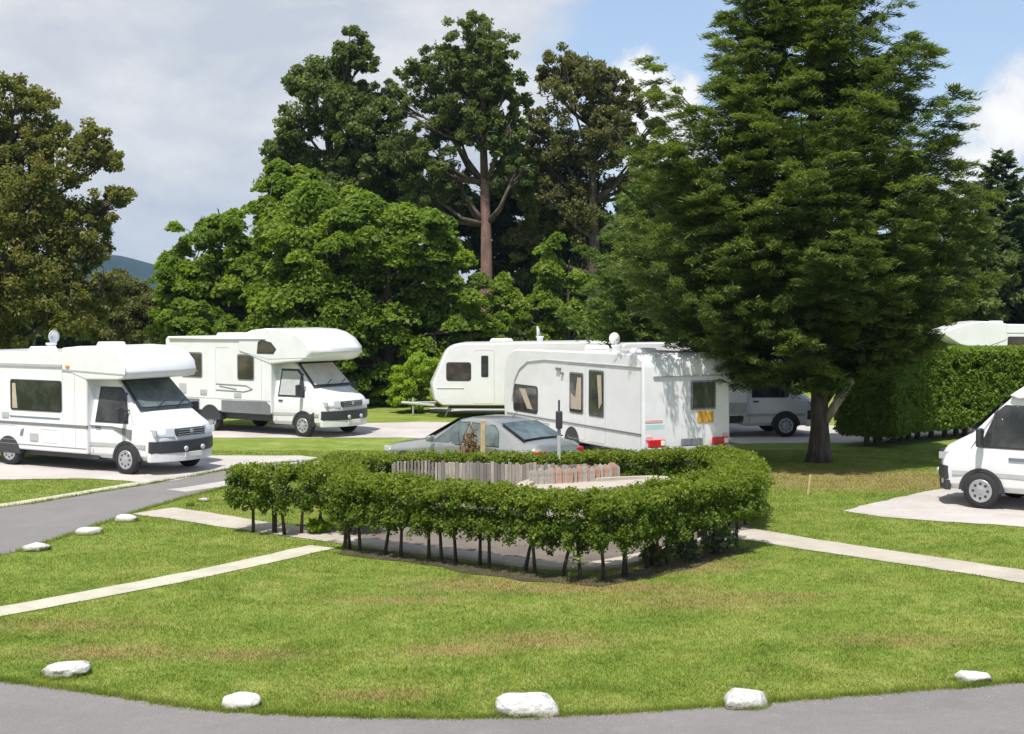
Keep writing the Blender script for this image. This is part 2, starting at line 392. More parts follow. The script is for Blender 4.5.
# ------------------------------------------------------------------ light
SUN_EL, TO = 63, Vector((-.32, -.947, 0)).normalized()
sl = bpy.data.lights.new('sun', 'SUN'); sl.energy = 3.6; sl.angle = R(.6); sl.color = (1, .955, .88)
so = bpy.data.objects.new('sun', sl); COL.objects.link(so)
tosun = Vector((TO.x * math.cos(R(SUN_EL)), TO.y * math.cos(R(SUN_EL)), math.sin(R(SUN_EL))))
so.rotation_euler = tosun.to_track_quat('Z', 'Y').to_euler(); so.location = tosun * 60

w = bpy.data.worlds.new('World'); S.world = w; w.use_nodes = True; nt = w.node_tree
bg = nt.nodes['Background']; bg.inputs[1].default_value = .15
sky = nt.nodes.new('ShaderNodeTexSky'); sky.sky_type = 'NISHITA'; sky.sun_disc = False
sky.sun_elevation = R(SUN_EL); sky.sun_rotation = math.atan2(TO.x, TO.y); sky.air_density = 1.0; sky.dust_density = .6; sky.ozone_density = 2.5
tc = nt.nodes.new('ShaderNodeTexCoord'); dirv = tc.outputs['Generated']
def dmap(sc, loc=(0, 0, 0)):
    mp = nt.nodes.new('ShaderNodeMapping'); mp.inputs['Scale'].default_value = sc; mp.inputs['Location'].default_value = loc
    nt.links.new(dirv, mp.inputs[0]); return mp.outputs[0]
sep = nt.nodes.new('ShaderNodeSeparateXYZ'); nt.links.new(dirv, sep.inputs[0])
n1 = noise(nt, 4.5, 7, .58, dmap((1, 1, 2.6), (.3, 1.7, .2)), .5)
n2 = noise(nt, 7, 6, .6, dmap((1, 1, 2.2), (4.1, 0, 2.0)), .2)
# overcast bank over the left, broken towards the right
bias = nt.nodes.new('ShaderNodeMapRange'); nt.links.new(sep.outputs[0], bias.inputs[0])
for i, v in ((1, -.12), (2, .10), (3, .40), (4, -.10)): bias.inputs[i].default_value = v
cov = math_(nt, 'ADD', n1, bias.outputs[0])
bank = ramp(nt, [(.44, (0,) * 3), (.66, (1,) * 3)], cov)
def puff(px, py, r, sy=1.0):
    d = ray(px, py).normalized()
    s = nt.nodes.new('ShaderNodeVectorMath'); s.operation = 'SUBTRACT'; nt.links.new(dirv, s.inputs[0]); s.inputs[1].default_value = d
    k = nt.nodes.new('ShaderNodeVectorMath'); k.operation = 'MULTIPLY'; nt.links.new(s.outputs[0], k.inputs[0]); k.inputs[1].default_value = (1 / r, 1 / r, 1 / (r * sy))
    l = nt.nodes.new('ShaderNodeVectorMath'); l.operation = 'LENGTH'; nt.links.new(k.outputs[0], l.inputs[0])
    nn = noise(nt, 26, 6, .6, dirv)
    return math_(nt, 'ADD', math_(nt, 'SUBTRACT', 1.0, l.outputs['Value']), math_(nt, 'MULTIPLY', math_(nt, 'SUBTRACT', nn, .5), 2.0))
acc = None
for a_ in [(636, 84, .030, .8), (672, 108, .026, .8), (660, 150, .055, .7), (608, 120, .03, .8), (1012, 128, .042, .9), (1060, 112, .05, .9), (985, 165, .045, .7), (1110, 150, .08, .8),
           (-300, 60, .1, .8), (1500, 60, .12, .6), (1900, -100, .15, .6), (-900, -80, .2, .6)]:
    v = puff(*a_); acc = v if acc is None else math_(nt, 'MAXIMUM', acc, v)
puffm = ramp(nt, [(-.0, (0,) * 3), (.42, (1,) * 3)], acc)
bankcol = ramp(nt, [(.36, (2.45, 2.65, 3.0)), (.5, (3.0, 3.12, 3.3)), (.66, (3.75, 3.75, 3.8))], n2)
puffcol = ramp(nt, [(.1, (3.5, 3.6, 3.8)), (.8, (4.7, 4.65, 4.6))], acc)
# cooler, deeper clear sky than the hazy horizon
skyc = mixc(nt, .30, mixc(nt, 1.0, sky.outputs[0], (.62, .63, .66), 'MULTIPLY'), (2.9, 3.25, 3.8))
c = mixc(nt, bank, skyc, bankcol); c = mixc(nt, puffm, c, puffcol)
nt.links.new(c, bg.inputs[0])
S.view_settings.view_transform = 'Standard'; S.view_settings.look = 'None'; S.view_settings.exposure = 0.68; S.view_settings.gamma = 1
S.render.engine = 'CYCLES'; S.cycles.max_bounces = 6; S.cycles.transparent_max_bounces = 8
# ================================================================== VEGETATION
SZ = 1.0
def leaves(cent, rad, per, size, flat=.7, up=.5, aspect=1.6, droop=0., dirs=None):
    """leaf faces scattered through clumps; returns (n,4,3) quads and tint"""
    cent = np.asarray(cent, float); n = len(cent) * per
    idx = np.repeat(np.arange(len(cent)), per); r = np.asarray(rad, float)
    size = size * SZ; r = r[idx] if r.ndim else np.full(n, float(r))
    q = unit(rng.normal(size=(n, 3))) * (rng.random((n, 1)) ** .62) * 1.15
    q[:, 2] *= flat; p = cent[idx] + q * r[:, None]
    if droop: p[:, 2] -= droop * (q[:, 0] ** 2 + q[:, 1] ** 2) * r
    nrm = unit(rng.normal(size=(n, 3)) * .8 + q * .5 + np.array([0, 0, up]))
    a = unit(np.cross(nrm, rng.normal(size=(n, 3)))); b = np.cross(nrm, a)
    s = size * (.6 + .8 * rng.random((n, 1)))
    a = a * s * aspect / 2; b = b * s / 2
    V = np.stack([p - a, p - a * .1 - b, p + a, p - a * .1 + b], 1)
    V[:, (1, 3)] += (nrm * s * .18)[:, None, :]
    t = np.clip(rng.normal(.5, .17, n) + np.repeat(rng.normal(0, .13, len(cent)), per), 0, 1)
    return V, t

def lobes_from(px_list, Y, k_depth=1.0):
    """crown lobes (world centre, radius) from outline measurements at distance Y"""
    out = []
    for px, py, rp in px_list:
        s = Y / FPX; c = D(px, py, Y); r = rp * s
        out.append((c.x, c.y + random.uniform(-.5, .5) * k_depth * r, c.z, r))
    return out
def clumps(lobes, dens, rfrac=(.22, .38), shell=.55, zflat=.85, cmin=.35):
    C = []; Rr = []
    for x, y, z, r in lobes:
        n = max(6, int(dens * r * r))
        q = unit(rng.normal(size=(n, 3))) * (shell + (1.04 - shell) * rng.random((n, 1)) ** .7); q[:, 2] *= zflat
        C.append(np.array([x, y, z]) + q * r); Rr.append(np.maximum(cmin, r * rng.uniform(*rfrac, n)))
    return np.concatenate(C), np.concatenate(Rr)

def limbs(mb, base, top, r0, lobes, n=7, lm=None):
    base = Vector(base); top = Vector(top); pts = []; rad = []; N = 9
    for i in range(N):
        t = i / (N - 1); p = base.lerp(top, t) + Vector((math.sin(t * 5 + base.x) * .12, math.cos(t * 4 + base.y) * .12, 0)) * (top - base).length * .08
        pts.append(p); rad.append(r0 * (1.35 if i == 0 else 1.0) * (1 - .75 * t))
    mb.tube(pts, rad, 10)
    for x, y, z, r in lobes:
        c = Vector((x, y, z)); t = min(.92, max(.25, (z - r * .9 - base.z) / max(.1, (top.z - base.z)))); i = int(t * (N - 1)); s = pts[i]
        d = c - s; m1 = s + d * .4 + Vector((0, 0, -.08 * d.length)) + Vector([random.uniform(-.05, .05) * d.length for _ in range(3)])
        rr = rad[i] * .55; lm.tube([s, m1, c], [rr, rr * .7, rr * .35], 7)
        for k in range(n):
            e = c + Vector(unit(rng.normal(size=3))) * r * .85
            lm.tube([c.lerp(m1, random.uniform(0, .5)), c.lerp(e, .5) + Vector((0, 0, .05 * r)), e], [rr * .35, rr * .2, .015], 5, False)
    return mb

def tree(name, label, cat, base, top, r0, lobes, mat, bark, size, dens=9, per=60, group=None, flat=.6, up=.5, shell=.5, rfrac=(.22, .38), droop=0., cmin=.35, twig=5, aspect=1.6):
    t = thing(name, label, cat, base, 0, group); B = Vector(base)
    lm = MB(); mb = limbs(MB(), (0, 0, -.05), Vector(top) - B, r0, [(x - B.x, y - B.y, z - B.z, r) for x, y, z, r in lobes], twig, lm)
    mb.build('trunk', bark, t, True); lm.build('limbs', M['bark'], t, True)
    C, Rr = clumps(lobes, dens, rfrac, shell, cmin=cmin); keep = C[:, 2] > .25
    V, tt = leaves(C[keep] - np.array(B), Rr[keep], int(per * 4.2), size * .46, flat, up, aspect, droop)
    V[:, :, 2] = np.maximum(V[:, :, 2], .03 - B.z)
    me = np_mesh('crown', V, tt); link('crown', me, mat, t); return t

L = {}
L['bright'] = leafmat('bright_leaves', (.07, .125, .014), (.155, .235, .028), (.29, .365, .06), .4)
L['lime'] = leafmat('lime_leaves', (.16, .25, .02), (.28, .39, .035), (.42, .52, .08), .4)
L['dark'] = leafmat('dark_leaves', (.058, .088, .024), (.115, .155, .042), (.21, .26, .09), .35)
L['deep'] = leafmat('deep_green_leaves', (.034, .056, .018), (.068, .098, .030), (.125, .16, .05), .28)
L['olive'] = leafmat('olive_leaves', (.08, .10, .024), (.16, .175, .044), (.31, .27, .10), .4)
L['brown'] = leafmat('brown_green_leaves', (.075, .088, .028), (.14, .150, .05), (.25, .23, .10), .36)
L['hedge'] = leafmat('hedge_leaves', (.055, .10, .014), (.12, .185, .024), (.23, .30, .044), .33)
L['hedgetop'] = leafmat('hedge_upper_leaves', (.095, .145, .015), (.175, .235, .026), (.29, .34, .055), .35)
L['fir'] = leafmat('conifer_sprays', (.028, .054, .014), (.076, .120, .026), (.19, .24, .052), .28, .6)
L['fir2'] = leafmat('pale_conifer_sprays', (.045, .085, .018), (.085, .140, .028), (.15, .21, .05), .25, .6)
L['bluefir'] = leafmat('blue_conifer_sprays', (.032, .056, .024), (.062, .098, .040), (.11, .155, .06), .28, .6)
L['rust'] = leafmat('orange_leaves', (.14, .08, .03), (.25, .14, .05), (.36, .24, .09), .3)
L['mixed'] = leafmat('grey_green_leaves', (.05, .09, .035), (.12, .17, .08), (.35, .38, .24), .25)
L['clip'] = leafmat('clipped_hedge_leaves', (.10, .16, .016), (.16, .235, .026), (.23, .31, .045), .32)

# ---- trees, left to right. Each crown is described by its lobes at the tree's own distance.
def X0(px, Y): return D(px, 305, Y).x
def mk(name, label, cat, bpx, Y, toppy, r0, lob, mat, bark, size, back=True, **k):
    lo = lobes_from(lob, Y)
    if back:                                # fullness front and back
        ys = [l for l in lo]; 
        for (x, y, z, r) in ys[::2]: lo.append((x + random.uniform(-.3, .3) * r, Y + r * random.uniform(.7, 1.2), z - .1 * r, r * .9))
        for (x, y, z, r) in ys[1::3]: lo.append((x, Y - r * random.uniform(.5, .9), z - .25 * r, r * .8))
    return tree(name, label, cat, (X0(bpx, Y), Y, 0), (X0(bpx, Y) + .2, Y, D(bpx, toppy, Y).z), r0, lo, mat, bark, size, **k)

mk('broadleaf_tree', 'loose olive-brown broadleaf tree rising behind the motorhome with the grey overcab end window', 'tree', 0, 46, 130, .32,
   [(18, 100, 30), (-40, 110, 50), (-10, 160, 55), (60, 190, 40), (85, 145, 26), (105, 165, 17), (35, 215, 50), (-60, 200, 60), (75, 235, 32), (108, 210, 20), (120, 195, 12), (25, 275, 55), (-50, 290, 60), (70, 300, 42), (105, 285, 20), (5, 320, 40), (45, 135, 24), (92, 255, 20)],
   L['olive'], M['bark'], .18, dens=24, per=24, shell=.3, rfrac=(.12, .30), flat=.8, cmin=.2, twig=8)
mk('shrub', 'mass of brownish-green shrub between the olive tree and the bright spreading tree', 'shrub', 120, 58, 300, .15,
   [(100, 300, 28), (135, 305, 26), (118, 285, 20), (88, 322, 24), (150, 320, 22), (125, 330, 22), (160, 300, 16)], L['brown'], M['bark'], .2, dens=16, per=45)
mk('broadleaf_tree', 'bright green domed tree above the big white overcab motorhome, widest in the row', 'tree', 385, 52, 240, .38,
   [(385, 235, 48), (330, 225, 50), (420, 240, 42), (455, 285, 38), (480, 325, 24), (440, 330, 42), (380, 310, 60), (325, 300, 60), (290, 255, 45), (290, 330, 40), (345, 350, 45), (400, 365, 36), (470, 345, 26), (440, 255, 30), (350, 205, 24), (400, 375, 30), (370, 385, 26)],
   L['bright'], M['bark'], .26, dens=8, per=75, flat=.38, up=.9, shell=.6, rfrac=(.22, .4), droop=.45)
mk('broadleaf_tree', 'bright green tree with a tall pointed top left of the widest domed tree', 'tree', 245, 56, 260, .34,
   [(285, 195, 34), (262, 225, 34), (225, 240, 38), (195, 235, 26), (190, 275, 36), (235, 285, 45), (175, 265, 22), (205, 320, 34), (265, 275, 36), (170, 300, 20), (240, 335, 30), (300, 178, 16), (275, 172, 13)],
   L['bright'], M['bark'], .27, dens=8, per=75, flat=.38, up=.9, shell=.6, rfrac=(.22, .4), droop=.45)
mk('broadleaf_tree', 'low bright leafy tree top just above the motorhomes at the left of the spreading trees', 'tree', 195, 50, 310, .14,
   [(195, 315, 22), (170, 325, 20), (220, 330, 20), (205, 345, 22), (180, 350, 20), (240, 345, 16)], L['bright'], M['bark'], .24, dens=12, per=60, flat=.4, up=.9, droop=.4)
mk('tall_tree', 'tall dark green tree with twin open tops rising behind the spreading bright trees', 'tree', 330, 68, 90, .4,
   [(350, 42, 20), (350, 60, 20), (330, 75, 18), (362, 62, 18), (308, 75, 24), (325, 105, 36), (300, 125, 24), (355, 125, 36), (285, 150, 22), (315, 160, 36), (365, 170, 36), (272, 165, 14), (345, 90, 22), (335, 200, 40), (385, 95, 18), (378, 118, 24), (398, 150, 26), (390, 140, 26), (395, 185, 28), (290, 190, 30)],
   L['dark'], M['bark'], .25, dens=15, per=32, shell=.35, rfrac=(.13, .32), cmin=.25, twig=8, flat=.75)
t = mk('tall_tree', 'tallest dark tree, with an airy top and a bare reddish trunk showing', 'tree', 482, 64, 60, .38,
   [(470, 38, 26), (492, 55, 30), (440, 62, 28), (412, 75, 22), (505, 85, 26), (430, 95, 26), (470, 85, 32), (400, 105, 18), (455, 125, 26), (520, 100, 16), (405, 150, 26), (440, 160, 26), (500, 140, 26), (515, 170, 22), (425, 190, 26), (478, 20, 12), (482, 130, 26), (470, 110, 30), (455, 180, 20), (510, 120, 24), (440, 120, 26)],
   L['dark'], M['redbark'], .23, dens=15, per=24, shell=.25, rfrac=(.12, .30), cmin=.22, twig=9, flat=.75)
mk('tall_tree', 'tall brownish-green tree with feathery top beside the white cumulus cloud', 'tree', 590, 66, 90, .4,
   [(560, 65, 24), (590, 72, 26), (615, 92, 24), (570, 100, 34), (610, 125, 32), (640, 110, 16), (655, 125, 12), (640, 150, 22), (560, 150, 34), (600, 170, 38), (545, 190, 30), (635, 195, 26), (580, 215, 34), (655, 96, 9), (545, 75, 12), (530, 240, 26), (535, 125, 18), (538, 155, 24), (650, 175, 22)],
   L['brown'], M['bark'], .21, dens=17, per=26, shell=.3, rfrac=(.12, .30), cmin=.22, twig=8, flat=.75)
mk('understorey_tree', 'dark shady tree filling the space beneath the tall trees behind the caravans', 'tree', 545, 69, 240, .25,
   [(520, 215, 36), (555, 235, 34), (520, 270, 40), (560, 290, 44), (600, 260, 40), (625, 300, 40), (515, 320, 34), (655, 260, 34), (570, 340, 34), (640, 345, 34), (680, 300, 34), (690, 350, 30), (545, 190, 24), (490, 290, 20), (440, 215, 30), (405, 222, 26), (462, 245, 28), (425, 190, 22), (480, 210, 22), (385, 195, 22), (505, 175, 24), (520, 240, 26), (455, 200, 24), (620, 230, 28), (640, 210, 22), (400, 180, 22), (590, 225, 28)],
   L['deep'], M['bark'], .27, dens=9, per=55, cmin=.5)
mk('sapling', 'young mid-green tree with drooping sprays in front of the dark understorey behind the caravans', 'tree', 565, 54, 260, .12,
   [(498, 292, 20), (512, 305, 22), (488, 312, 18), (560, 250, 20), (548, 275, 20), (580, 280, 20), (560, 305, 24), (590, 310, 18), (535, 300, 14), (575, 330, 20), (545, 330, 16)],
   L['bright'], M['bark'], .22, dens=9, per=50, flat=.4, up=.8, droop=.5)
mk('round_bush', 'rounded lime-green bush left of the far caravan front', 'bush', 412, 48.6, 385, .1,
   [(418, 378, 24), (406, 384, 16), (424, 392, 20), (406, 398, 16), (420, 402, 18), (432, 400, 12), (410, 406, 12), (404, 374, 13), (430, 368, 13), (417, 364, 12)], L['lime'], M['bark'], .13, dens=40, per=50, shell=.7, back=False, rfrac=(.18, .3), cmin=.2)
mk('shrub', 'dark evergreen shrub behind the nose of the big overcab motorhome', 'shrub', 375, 54, 385, .1,
   [(372, 372, 20), (384, 388, 18), (362, 388, 18), (378, 400, 14), (390, 365, 18), (455, 350, 24)], L['deep'], M['bark'], .2, dens=14, per=55)
mk('shrub', 'dark shrub behind the middle of the far caravan roof', 'shrub', 490, 56, 345, .1,
   [(470, 335, 22), (500, 340, 24), (530, 345, 22), (485, 360, 24), (515, 365, 24)], L['dark'], M['bark'], .2, dens=12, per=50)

# ---- conifers
def conifer(name, label, Y, bpx, ztop, zlow, env, mat, bark, nb, per, size, up=.25, tip=.35, trunk_r=.32, group=None, lean=0., curl=1.0, wind=.42, w0=.10, nsub=16, side=0.0):
    """env: list of (height, radius). Boughs from the trunk, each with side branchlets that carry thin flat sprays."""
    x = X0(bpx, Y); t = thing(name, label, 'conifer tree', (x, Y, 0), 0, group)
    hs = [e[0] for e in env]; rs = [e[1] for e in env]; mb = MB()
    mb.tube([(0, 0, -.05), (.02, 0, .25), (.02, 0, .8), (0, 0, 2), (lean * .4, 0, ztop * .5), (lean, 0, ztop)], [trunk_r * 1.55, trunk_r * 1.2, trunk_r * .95, trunk_r * .8, trunk_r * .5, .03], 12)
    mb.build('trunk', bark, t, True)
    V = []; T = []; tw = MB()
    h = zlow + (ztop - zlow) * (np.arange(nb) + .5) ** 1.1 / nb ** 1.1
    for i in range(nb):
        z0 = h[i] + rng.normal(0, .12); az = i * 2.39996 + rng.normal(0, .25); Rr = np.interp(z0, hs, rs) * (.62 + .42 * rng.random() ** .8) * (1 + side * max(0, math.cos(az + 2.3)) ** 2 * (z0 < 8))
        if rng.random() < .12: Rr *= 1.15
        el = up + rng.normal(0, .06) + .25 * max(0, (z0 - zlow) / (ztop - zlow)); tp = tip * rng.uniform(.5, 1.6)
        ca, sa = math.cos(az), math.sin(az); lx = lean * z0 / ztop; start = z0 - Rr * el * .55
        zc = lambda q: start + Rr * (el * q + tp * q ** 2.6) - .09 * Rr * np.sin(np.pi * np.minimum(q, 1))
        tw.tube([(lx + ca * Rr * q, sa * Rr * q, float(zc(q))) for q in (0, .3, .6, .85)], [.05 * (Rr / max(rs)) + .015, .035, .02, .008], 5, False)
        ns = max(6, int(nsub * (.5 + .6 * Rr / max(rs)))); m = max(5, int(per * Rr / max(rs)))
        tone = rng.normal(0, .09)
        for j in range(ns + 1):
            q0 = .16 + .84 * (j + rng.random() * .6) / (ns + .6); sd = 1 if j % 2 else -1
            if j == ns: q0 = .92
            Lb = wind * Rr * (1.12 - q0) ** .8 * rng.uniform(.6, 1.25) + .12; fa = az + sd * rng.uniform(.55, 1.1) * (j != ns)
            u = rng.random(m) ** .75; sag = -.22 * Lb * u ** 1.5 * rng.uniform(.0, 1.4) + tip * .25 * Lb * u ** 3
            jit = rng.normal(0, 1, (m, 3)) * np.array([.045, .045, .026]) * (1 + .12 * Rr)
            p = np.stack([lx + ca * Rr * q0 + np.cos(fa) * Lb * u, sa * Rr * q0 + np.sin(fa) * Lb * u, float(zc(q0)) + sag], 1) + jit
            fan = fa + rng.normal(0, .6, m); d = unit(np.stack([np.cos(fan), np.sin(fan), rng.normal(.08, .4, m)], 1))
            nr = unit(np.stack([rng.normal(0, .5, m), rng.normal(0, .5, m), np.ones(m)], 1)); b = unit(np.cross(nr, d))
            L_ = size * rng.uniform(.5, 1.5, (m, 1)); W_ = L_ * rng.uniform(w0, w0 * 1.9, (m, 1))
            V.append(np.stack([p - d * L_ * .4, p + b * W_, p + d * L_ * .9, p - b * W_], 1))
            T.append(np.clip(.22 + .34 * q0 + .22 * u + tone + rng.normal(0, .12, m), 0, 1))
    tw.build('boughs', bark, t, True)
    V = np.concatenate(V); V[:, :, 2] = np.maximum(V[:, :, 2], .05)
    link('crown', np_mesh('crown', V, np.concatenate(T)), mat, t); return t

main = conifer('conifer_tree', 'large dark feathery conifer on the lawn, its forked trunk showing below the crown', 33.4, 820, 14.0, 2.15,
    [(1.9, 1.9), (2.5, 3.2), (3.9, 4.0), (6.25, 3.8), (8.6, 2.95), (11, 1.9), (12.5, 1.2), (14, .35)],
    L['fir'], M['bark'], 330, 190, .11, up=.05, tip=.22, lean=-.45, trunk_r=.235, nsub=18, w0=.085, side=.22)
mb = MB()                                    # pale forked limb and lower limbs
mb.tube([(.12, -.05, .95), (.35, -.12, 1.35), (.75, -.2, 2.0), (.95, -.15, 2.7), (1.0, -.1, 3.4)], [.11, .11, .095, .075, .04], 8)
mb.build('pale_limb', M['palebark'], main, True)
mb = MB(); mb.tube([(-.12, -.1, 1.75), (-.6, -.3, 2.05), (-1.5, -.5, 2.5), (-2.2, -.5, 2.75)], [.07, .06, .045, .03], 8); mb.tube([(.1, .1, 1.4), (.8, .5, 2.2), (1.8, .8, 2.9)], [.12, .09, .04], 8)
mb.tube([(.05, -.15, 1.6), (-.25, -.5, 2.3), (-.5, -1.2, 3.0)], [.11, .08, .04], 8)
mb.build('limb', M['bark'], main, True)
conifer('conifer_tree', 'paler green feathery conifer just left of the big dark conifer', 42, 668, 8.6, 1.2,
    [(1.2, 2.2), (3, 3.0), (5, 2.6), (6.5, 1.9), (8.6, .2)], L['fir2'], M['bark'], 150, 60, .16, up=.08, tip=.15, trunk_r=.2)
conifer('conifer_tree', 'dark blue-green conifer far right behind the tall clipped hedge, its peak against the cloud', 62, 1000, 10.6, .8,
    [(.8, 3.4), (3, 3.4), (6, 2.6), (8, 1.7), (10.6, .2)], L['bluefir'], M['bark'], 130, 50, .24, up=.1, tip=.2, trunk_r=.25, w0=.16)
mk('broadleaf_tree', 'mid-green broadleaf tree between the big conifer and the far peaked conifer', 'tree', 950, 60, 230, .25,
   [(935, 215, 26), (955, 200, 22), (915, 240, 26), (965, 235, 28), (940, 265, 34), (985, 270, 28), (905, 280, 26), (960, 300, 32), (1000, 300, 24), (925, 310, 26), (980, 225, 18)],
   L['dark'], M['bark'], .24, dens=13, per=40, shell=.4, rfrac=(.15, .34), cmin=.3, flat=.7)
conifer('conifer_tree', 'dark blue-green conifer cut by the frame edge beyond the far right motorhome', 66, 1062, 10.6, .8,
    [(.8, 3.8), (3, 3.6), (6, 3.0), (8, 2.2), (10.6, .3)], L['bluefir'], M['bark'], 130, 50, .24, up=.1, tip=.2, trunk_r=.25, w0=.16)

# ---- woodland beyond everything, one uncountable mass
def woodland():
    C = []; Rr = []
    for k in range(900):
        th = rng.uniform(-1.25, 1.25); Y = rng.uniform(78, 98); X = Y * math.tan(th * .62)
        px = X / Y * FPX + CX
        top = 5.6 + 1.2 * math.sin(X * .13) + .7 * math.sin(X * .41)
        if 78 < px < 168: top = 3.6
        z = rng.random() * top; C.append((X, Y, z)); Rr.append(rng.uniform(.9, 1.9))
    V, t = leaves(C, Rr, 90, .55, .8, .5); V[:, :, 2] = np.maximum(V[:, :, 2], .02)
    o = link('woodland', np_mesh('woodland', V, t), L['deep']); tag(o, 'dark belt of far woodland behind the pitches', 'woodland', kind='stuff')
woodland()

# ---- low hedges round the yard
def hedge(name, label, line, h, hw, zb, stems, group=None, dens=1.0, wob=.06, s0=0.0, s1=1.0, cat='hedge', topm=None):
    c = smooth_poly(line, .22, False); t = np.gradient(c, axis=0); t /= np.linalg.norm(t, axis=1, keepdims=True); nr = np.stack([-t[:, 1], t[:, 0]], 1)
    o0 = c[0]; root = thing(name, label, cat, (o0[0], o0[1], 0), 0, group); V = []; T = []; Lg = np.sum(np.linalg.norm(np.diff(c, axis=0), axis=1))
    n = int(Lg * 420 * dens); i = rng.integers(0, len(c), n)
    ph = rng.random() * 9
    def prof(i): return 1 + .10 * np.sin(i * .55 + ph) + .06 * np.sin(i * 1.37 + ph)
    ang = rng.random(n) * 2 * np.pi; rr = rng.random(n) ** .35
    sq = lambda v: np.sign(v) * np.abs(v) ** .42
    off = sq(np.cos(ang)) * hw * rr * prof(i) * np.where(np.sin(ang) < -.5, .9, 1); zz = (h + zb) / 2 + sq(np.sin(ang)) * (h - zb) / 2 * rr * (1 + .05 * np.sin(i * .9 + ph))
    cen = np.stack([c[i, 0] + nr[i, 0] * off + rng.normal(0, .05, n), c[i, 1] + nr[i, 1] * off + rng.normal(0, .05, n), zz], 1)
    low = zz < zb + .12; cen[low, 2] += rng.normal(0, .06, low.sum())
    Vv, tt = leaves(cen - np.array([o0[0], o0[1], 0]), rng.uniform(.06, .12, n), 34, .033, .8, .55, 1.5)
    zt = Vv[:, 0, 2]; k = zt > h - .26; jit = rng.normal(0, .05, len(zt))
    isTop = zt + jit > h - .16  # leaves near the top take the paler leaf colour
    link('foliage', np_mesh('foliage', Vv[~isTop], tt[~isTop]), L['hedge'], root)
    link('upper_foliage', np_mesh('upper_foliage', Vv[isTop], tt[isTop]), topm or L['hedgetop'], root)
    # sprigs above the clipped top
    for s in np.linspace(s0 * (len(c) - 1), s1 * (len(c) - 1), stems):
        p = c[int(s)] - o0 + rng.normal(0, .05, 2); lean = rng.normal(0, .07, 2); mb = MB()
        mb.tube([(p[0], p[1], -.02), (p[0] + lean[0] * .4, p[1] + lean[1] * .4, zb * .6), (p[0] + lean[0], p[1] + lean[1], zb + .12)], [.034, .026, .022], 6)
        for q in range(3):
            a = rng.normal(0, .16, 2); mb.tube([(p[0] + lean[0] * .6, p[1] + lean[1] * .6, zb * .75), (p[0] + lean[0] + a[0], p[1] + lean[1] + a[1], zb + .32)], [.02, .012], 5)
        mb.build('stem', M['stem'], root, True)
    return root
hedge('low_hedge', 'long clipped hedge on bare stems curving round the front of the paved yard', HL, 1.18, .42, .50, 25)
hedge('low_hedge', 'short clump of hedge on thin bare stems standing alone left of the yard entrance', P((243, 531), (285, 534), (318, 532)), 1.10, .44, .48, 6, s0=.25)
hedge('low_hedge', 'hedge closing the right side of the paved yard', P((738, 530), (744, 514), (732, 501), (712, 493)), .92, .36, .40, 7, dens=.95)
hedge('low_hedge', 'hedge behind the board fence, along the road in front of the grey car', P((335, 502), (400, 497), (470, 496), (540, 496), (610, 494), (680, 492), (722, 491)), 0.84, .34, .3, 20, dens=.9)
hedge('low_hedge', 'thin left side hedge running back from the yard entrance towards the road', P((354, 536), (346, 518), (338, 506)), .95, .26, .45, 7, dens=.8)

# ---- board fence inside the yard
fr = thing('board_fence', 'weathered grey board fence with gaps at its left end inside the yard', 'fence', tuple(G(395, 508)))
A = G(393, 509); B = G(612, 514); base = Vector(fr.location); nB = 62
run = (B - A); nrm = Vector((-run.y, run.x, 0)).normalized()
V = []; T = []
cubef = [(0, 3, 2, 1), (4, 5, 6, 7), (0, 1, 5, 4), (1, 2, 6, 5), (2, 3, 7, 6), (3, 0, 4, 7)]
def boards_mesh(specs, name, mat, parent):
    vs = []; fs = []; tt = []
    for c, w, d, h, z0, rot, ti in specs:
        Mx = Matrix.Rotation(rot, 3, 'Z'); n = len(vs)
        for z in (z0, z0 + h):
            for sx, sy in ((-1, -1), (1, -1), (1, 1), (-1, 1)):
                p = Mx @ Vector((sx * w / 2, sy * d / 2, 0)); vs.append((c.x + p.x, c.y + p.y, z + (random.uniform(-.012, .012) if z > z0 else 0)))
        fs += [tuple(i + n for i in f) for f in cubef]; tt += [ti] * 8
    me = bpy.data.meshes.new(name); me.from_pydata(vs, [], fs); a = me.attributes.new('tint', 'FLOAT', 'POINT'); a.data.foreach_set('value', tt)
    return link(name, me, mat, parent)
rot = math.atan2(run.y, run.x)
for i in range(nB):
    f = (i + .5) / nB; p = A + run * f - base; gap = f < .21
    w = run.length / nB * (.62 if gap else .93)
    b_ = boards_mesh([(p, w, .022, 0.86 + random.uniform(-.03, .03) - .03 * f, .04, rot + random.uniform(-.02, .02), random.random())], 'board', M['board'], fr)
for z in (.28, .66):
    boards_mesh([((A + B) / 2 - base + nrm * .045, run.length, .05, .07, z, rot, .4)], 'rail', M['board'], fr)
for k in range(7):
    boards_mesh([(A + run * (k / 6) - base + nrm * .10, .075, .075, .82, 0, rot, .35)], 'fence_post', M['board'], fr)

